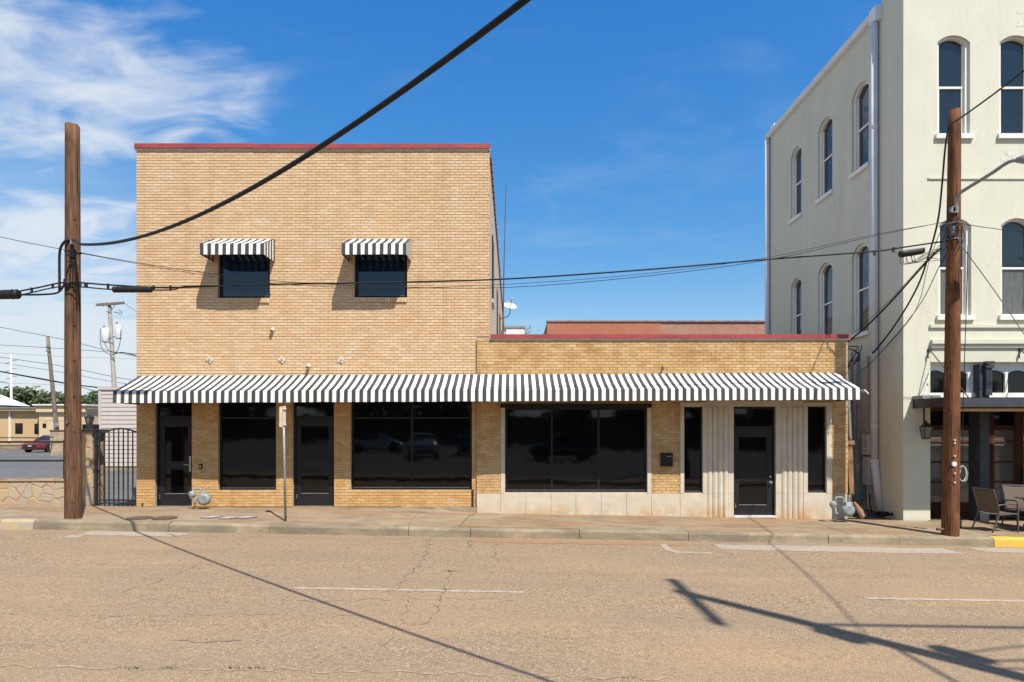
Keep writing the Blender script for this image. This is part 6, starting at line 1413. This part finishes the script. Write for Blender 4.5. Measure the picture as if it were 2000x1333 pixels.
for px, Y, k, top_ in ((-60, 80, 1, 752), (-15, 84, 0, 757), (12, 78, 1, 756), (38, 86, 0, 763), (58, 80, 2, 767), (80, 88, 2, 775), (98, 84, 0, 772), (118, 90, 1, 774), (140, 92, 2, 778), (178, 70, 0, 771), (205, 72, 1, 766), (-110, 84, 0, 758), (160, 104, 1, 786)):
    x, y, z = P(px, top_, Y); hh_ = (8, 9, 7)[k]; tree(TL[px], (x, y, .2), k, (z - .2) / (hh_ * .93), px * .7, 'trees beyond the parking lot')
for i in range(15):
    tree('broadleaf tree lining the lot across the street', (-56 + i * 8 + random.uniform(-1.5, 1.5), -66 + random.uniform(-4, 4), 0), i % 3, random.uniform(1.05, 1.35), i * 1.3, 'trees across the street')
hd = struct(MB().box(-70, 70, -76, -74, -.5, 4.2).build('reflection_backdrop', 'earth'))  # unseen box added behind the trees to keep sky out of window reflections

# ================================================================= BEHIND THE ONE STOREY ROOF
ry = 24.0
rb = thing('red_brick_building', 'red brick building with clay coping rising behind the low roof', 'building', (10, ry, 0)); RX0 = P(1069, 0, ry)[0]; RX1 = P(1290.5, 0, ry)[0]; RX2 = 19.0; rz = P(0, 629, ry)[2]
MB().box(RX0, RX1 - .004, ry, ry + 14, 0, rz).build('wall', 'redbrick', rb); MB().box(RX1 + .004, RX2, ry + .03, ry + 14, 0, rz - .03).build('older_wall', 'redbrick_old', rb)
x = RX0 - .05
while x < RX2:
    MB().prism([(x + .004, ry - .05, rz - .02), (x + .004, ry - .05, rz + .06), (x + .004, ry + .15, rz + .12), (x + .004, ry + .35, rz + .06), (x + .004, ry + .35, rz - .02)], [(x + .676, ry - .05, rz - .02), (x + .676, ry - .05, rz + .05), (x + .676, ry + .15, rz + .10), (x + .676, ry + .35, rz + .05), (x + .676, ry + .35, rz - .02)]).build('coping_tile', 'clay', rb)
    MB().box(x + .60, x + .67, ry - .06, ry + .36, rz - .03, rz + .085).build('coping_collar', 'clay', rb); x += .68
ac = thing('rooftop_unit', 'white rooftop air unit with dark lid behind the low red coping', 'air unit', (.1, 8, 4.2)); yy = 7.5
A = P(988, 641, yy); B = P(1024.5, 660, yy); MB().box(A[0], B[0], yy, yy + 1.0, 4.15, A[2]).build('casing', 'white', ac, bevel=.02); MB().box(A[0] - .03, B[0] + .03, yy - .03, yy + 1.03, A[2] + .001, A[2] + .07).build('lid', 'roofgrey', ac)
br_ = thing('roof_bracket', 'galvanised triangular bracket beside the white rooftop unit', 'bracket', P(1030, 655, yy))
MB().tube([P(1025, 652, yy), P(1034, 650, yy), P(1037, 635.5, yy), P(1026, 649, yy)], .022, 6).build('strut', 'galv', br_); MB().tube([P(1027, 647, yy), P(1027, 700, yy)], .022, 6).build('leg', 'galv', br_)
dy = 13.0
dh = thing('satellite_dish', 'white satellite dish on a bent arm fixed to the plastered side wall', 'satellite dish', P(985, 612, dy)); c = Vector(P(995.5, 600.5, dy))
mb = MB(); nrm = Vector((.25, -.75, .75)).normalized(); u = nrm.orthogonal().normalized(); u = Vector((1, 0, 0)) - nrm * nrm.x; u.normalize(); v = nrm.cross(u); rings = []
for k in range(6):
    r_ = .30 * k / 5; d_ = .09 * (k / 5) ** 2; rings.append([c + u * r_ * 1.02 * math.cos(a * math.pi / 10) + v * r_ * .72 * math.sin(a * math.pi / 10) + nrm * d_ for a in range(20)])
for k in range(5):
    for a in range(20): mb.face([rings[k][a], rings[k][(a + 1) % 20], rings[k + 1][(a + 1) % 20], rings[k + 1][a]])
mb.build('reflector', 'white', dh, True); MB().tube([c - v * .2, c + nrm * .38 - v * .05 + Vector((0, 0, .06))], .014, 6).build('feed_arm', 'black', dh)
MB().tube([c + nrm * .36 - v * .05 + Vector((0, 0, .05)), c + nrm * .42 - v * .05 + Vector((0, 0, .11))], .04, 10).build('feed_horn', 'white', dh); MB().tube(spline([c, c + Vector((.02, .1, -.2)), c + Vector((-.1, .15, -.38)), (XR + .02, dy + .2, c.z - .48)], 5), .022, 8).build('mount_arm', 'galv', dh)
mst = tag(MB().tube([P(982.5, 655, 12.0), P(984, 540, 12.0), P(988.3, 362, 12.0)], [.032, .026, .014], 8).build('antenna_mast', 'rustiron'), 'thin rusty antenna mast standing beside the plastered side wall', 'antenna')
print('objects', len(D.objects))
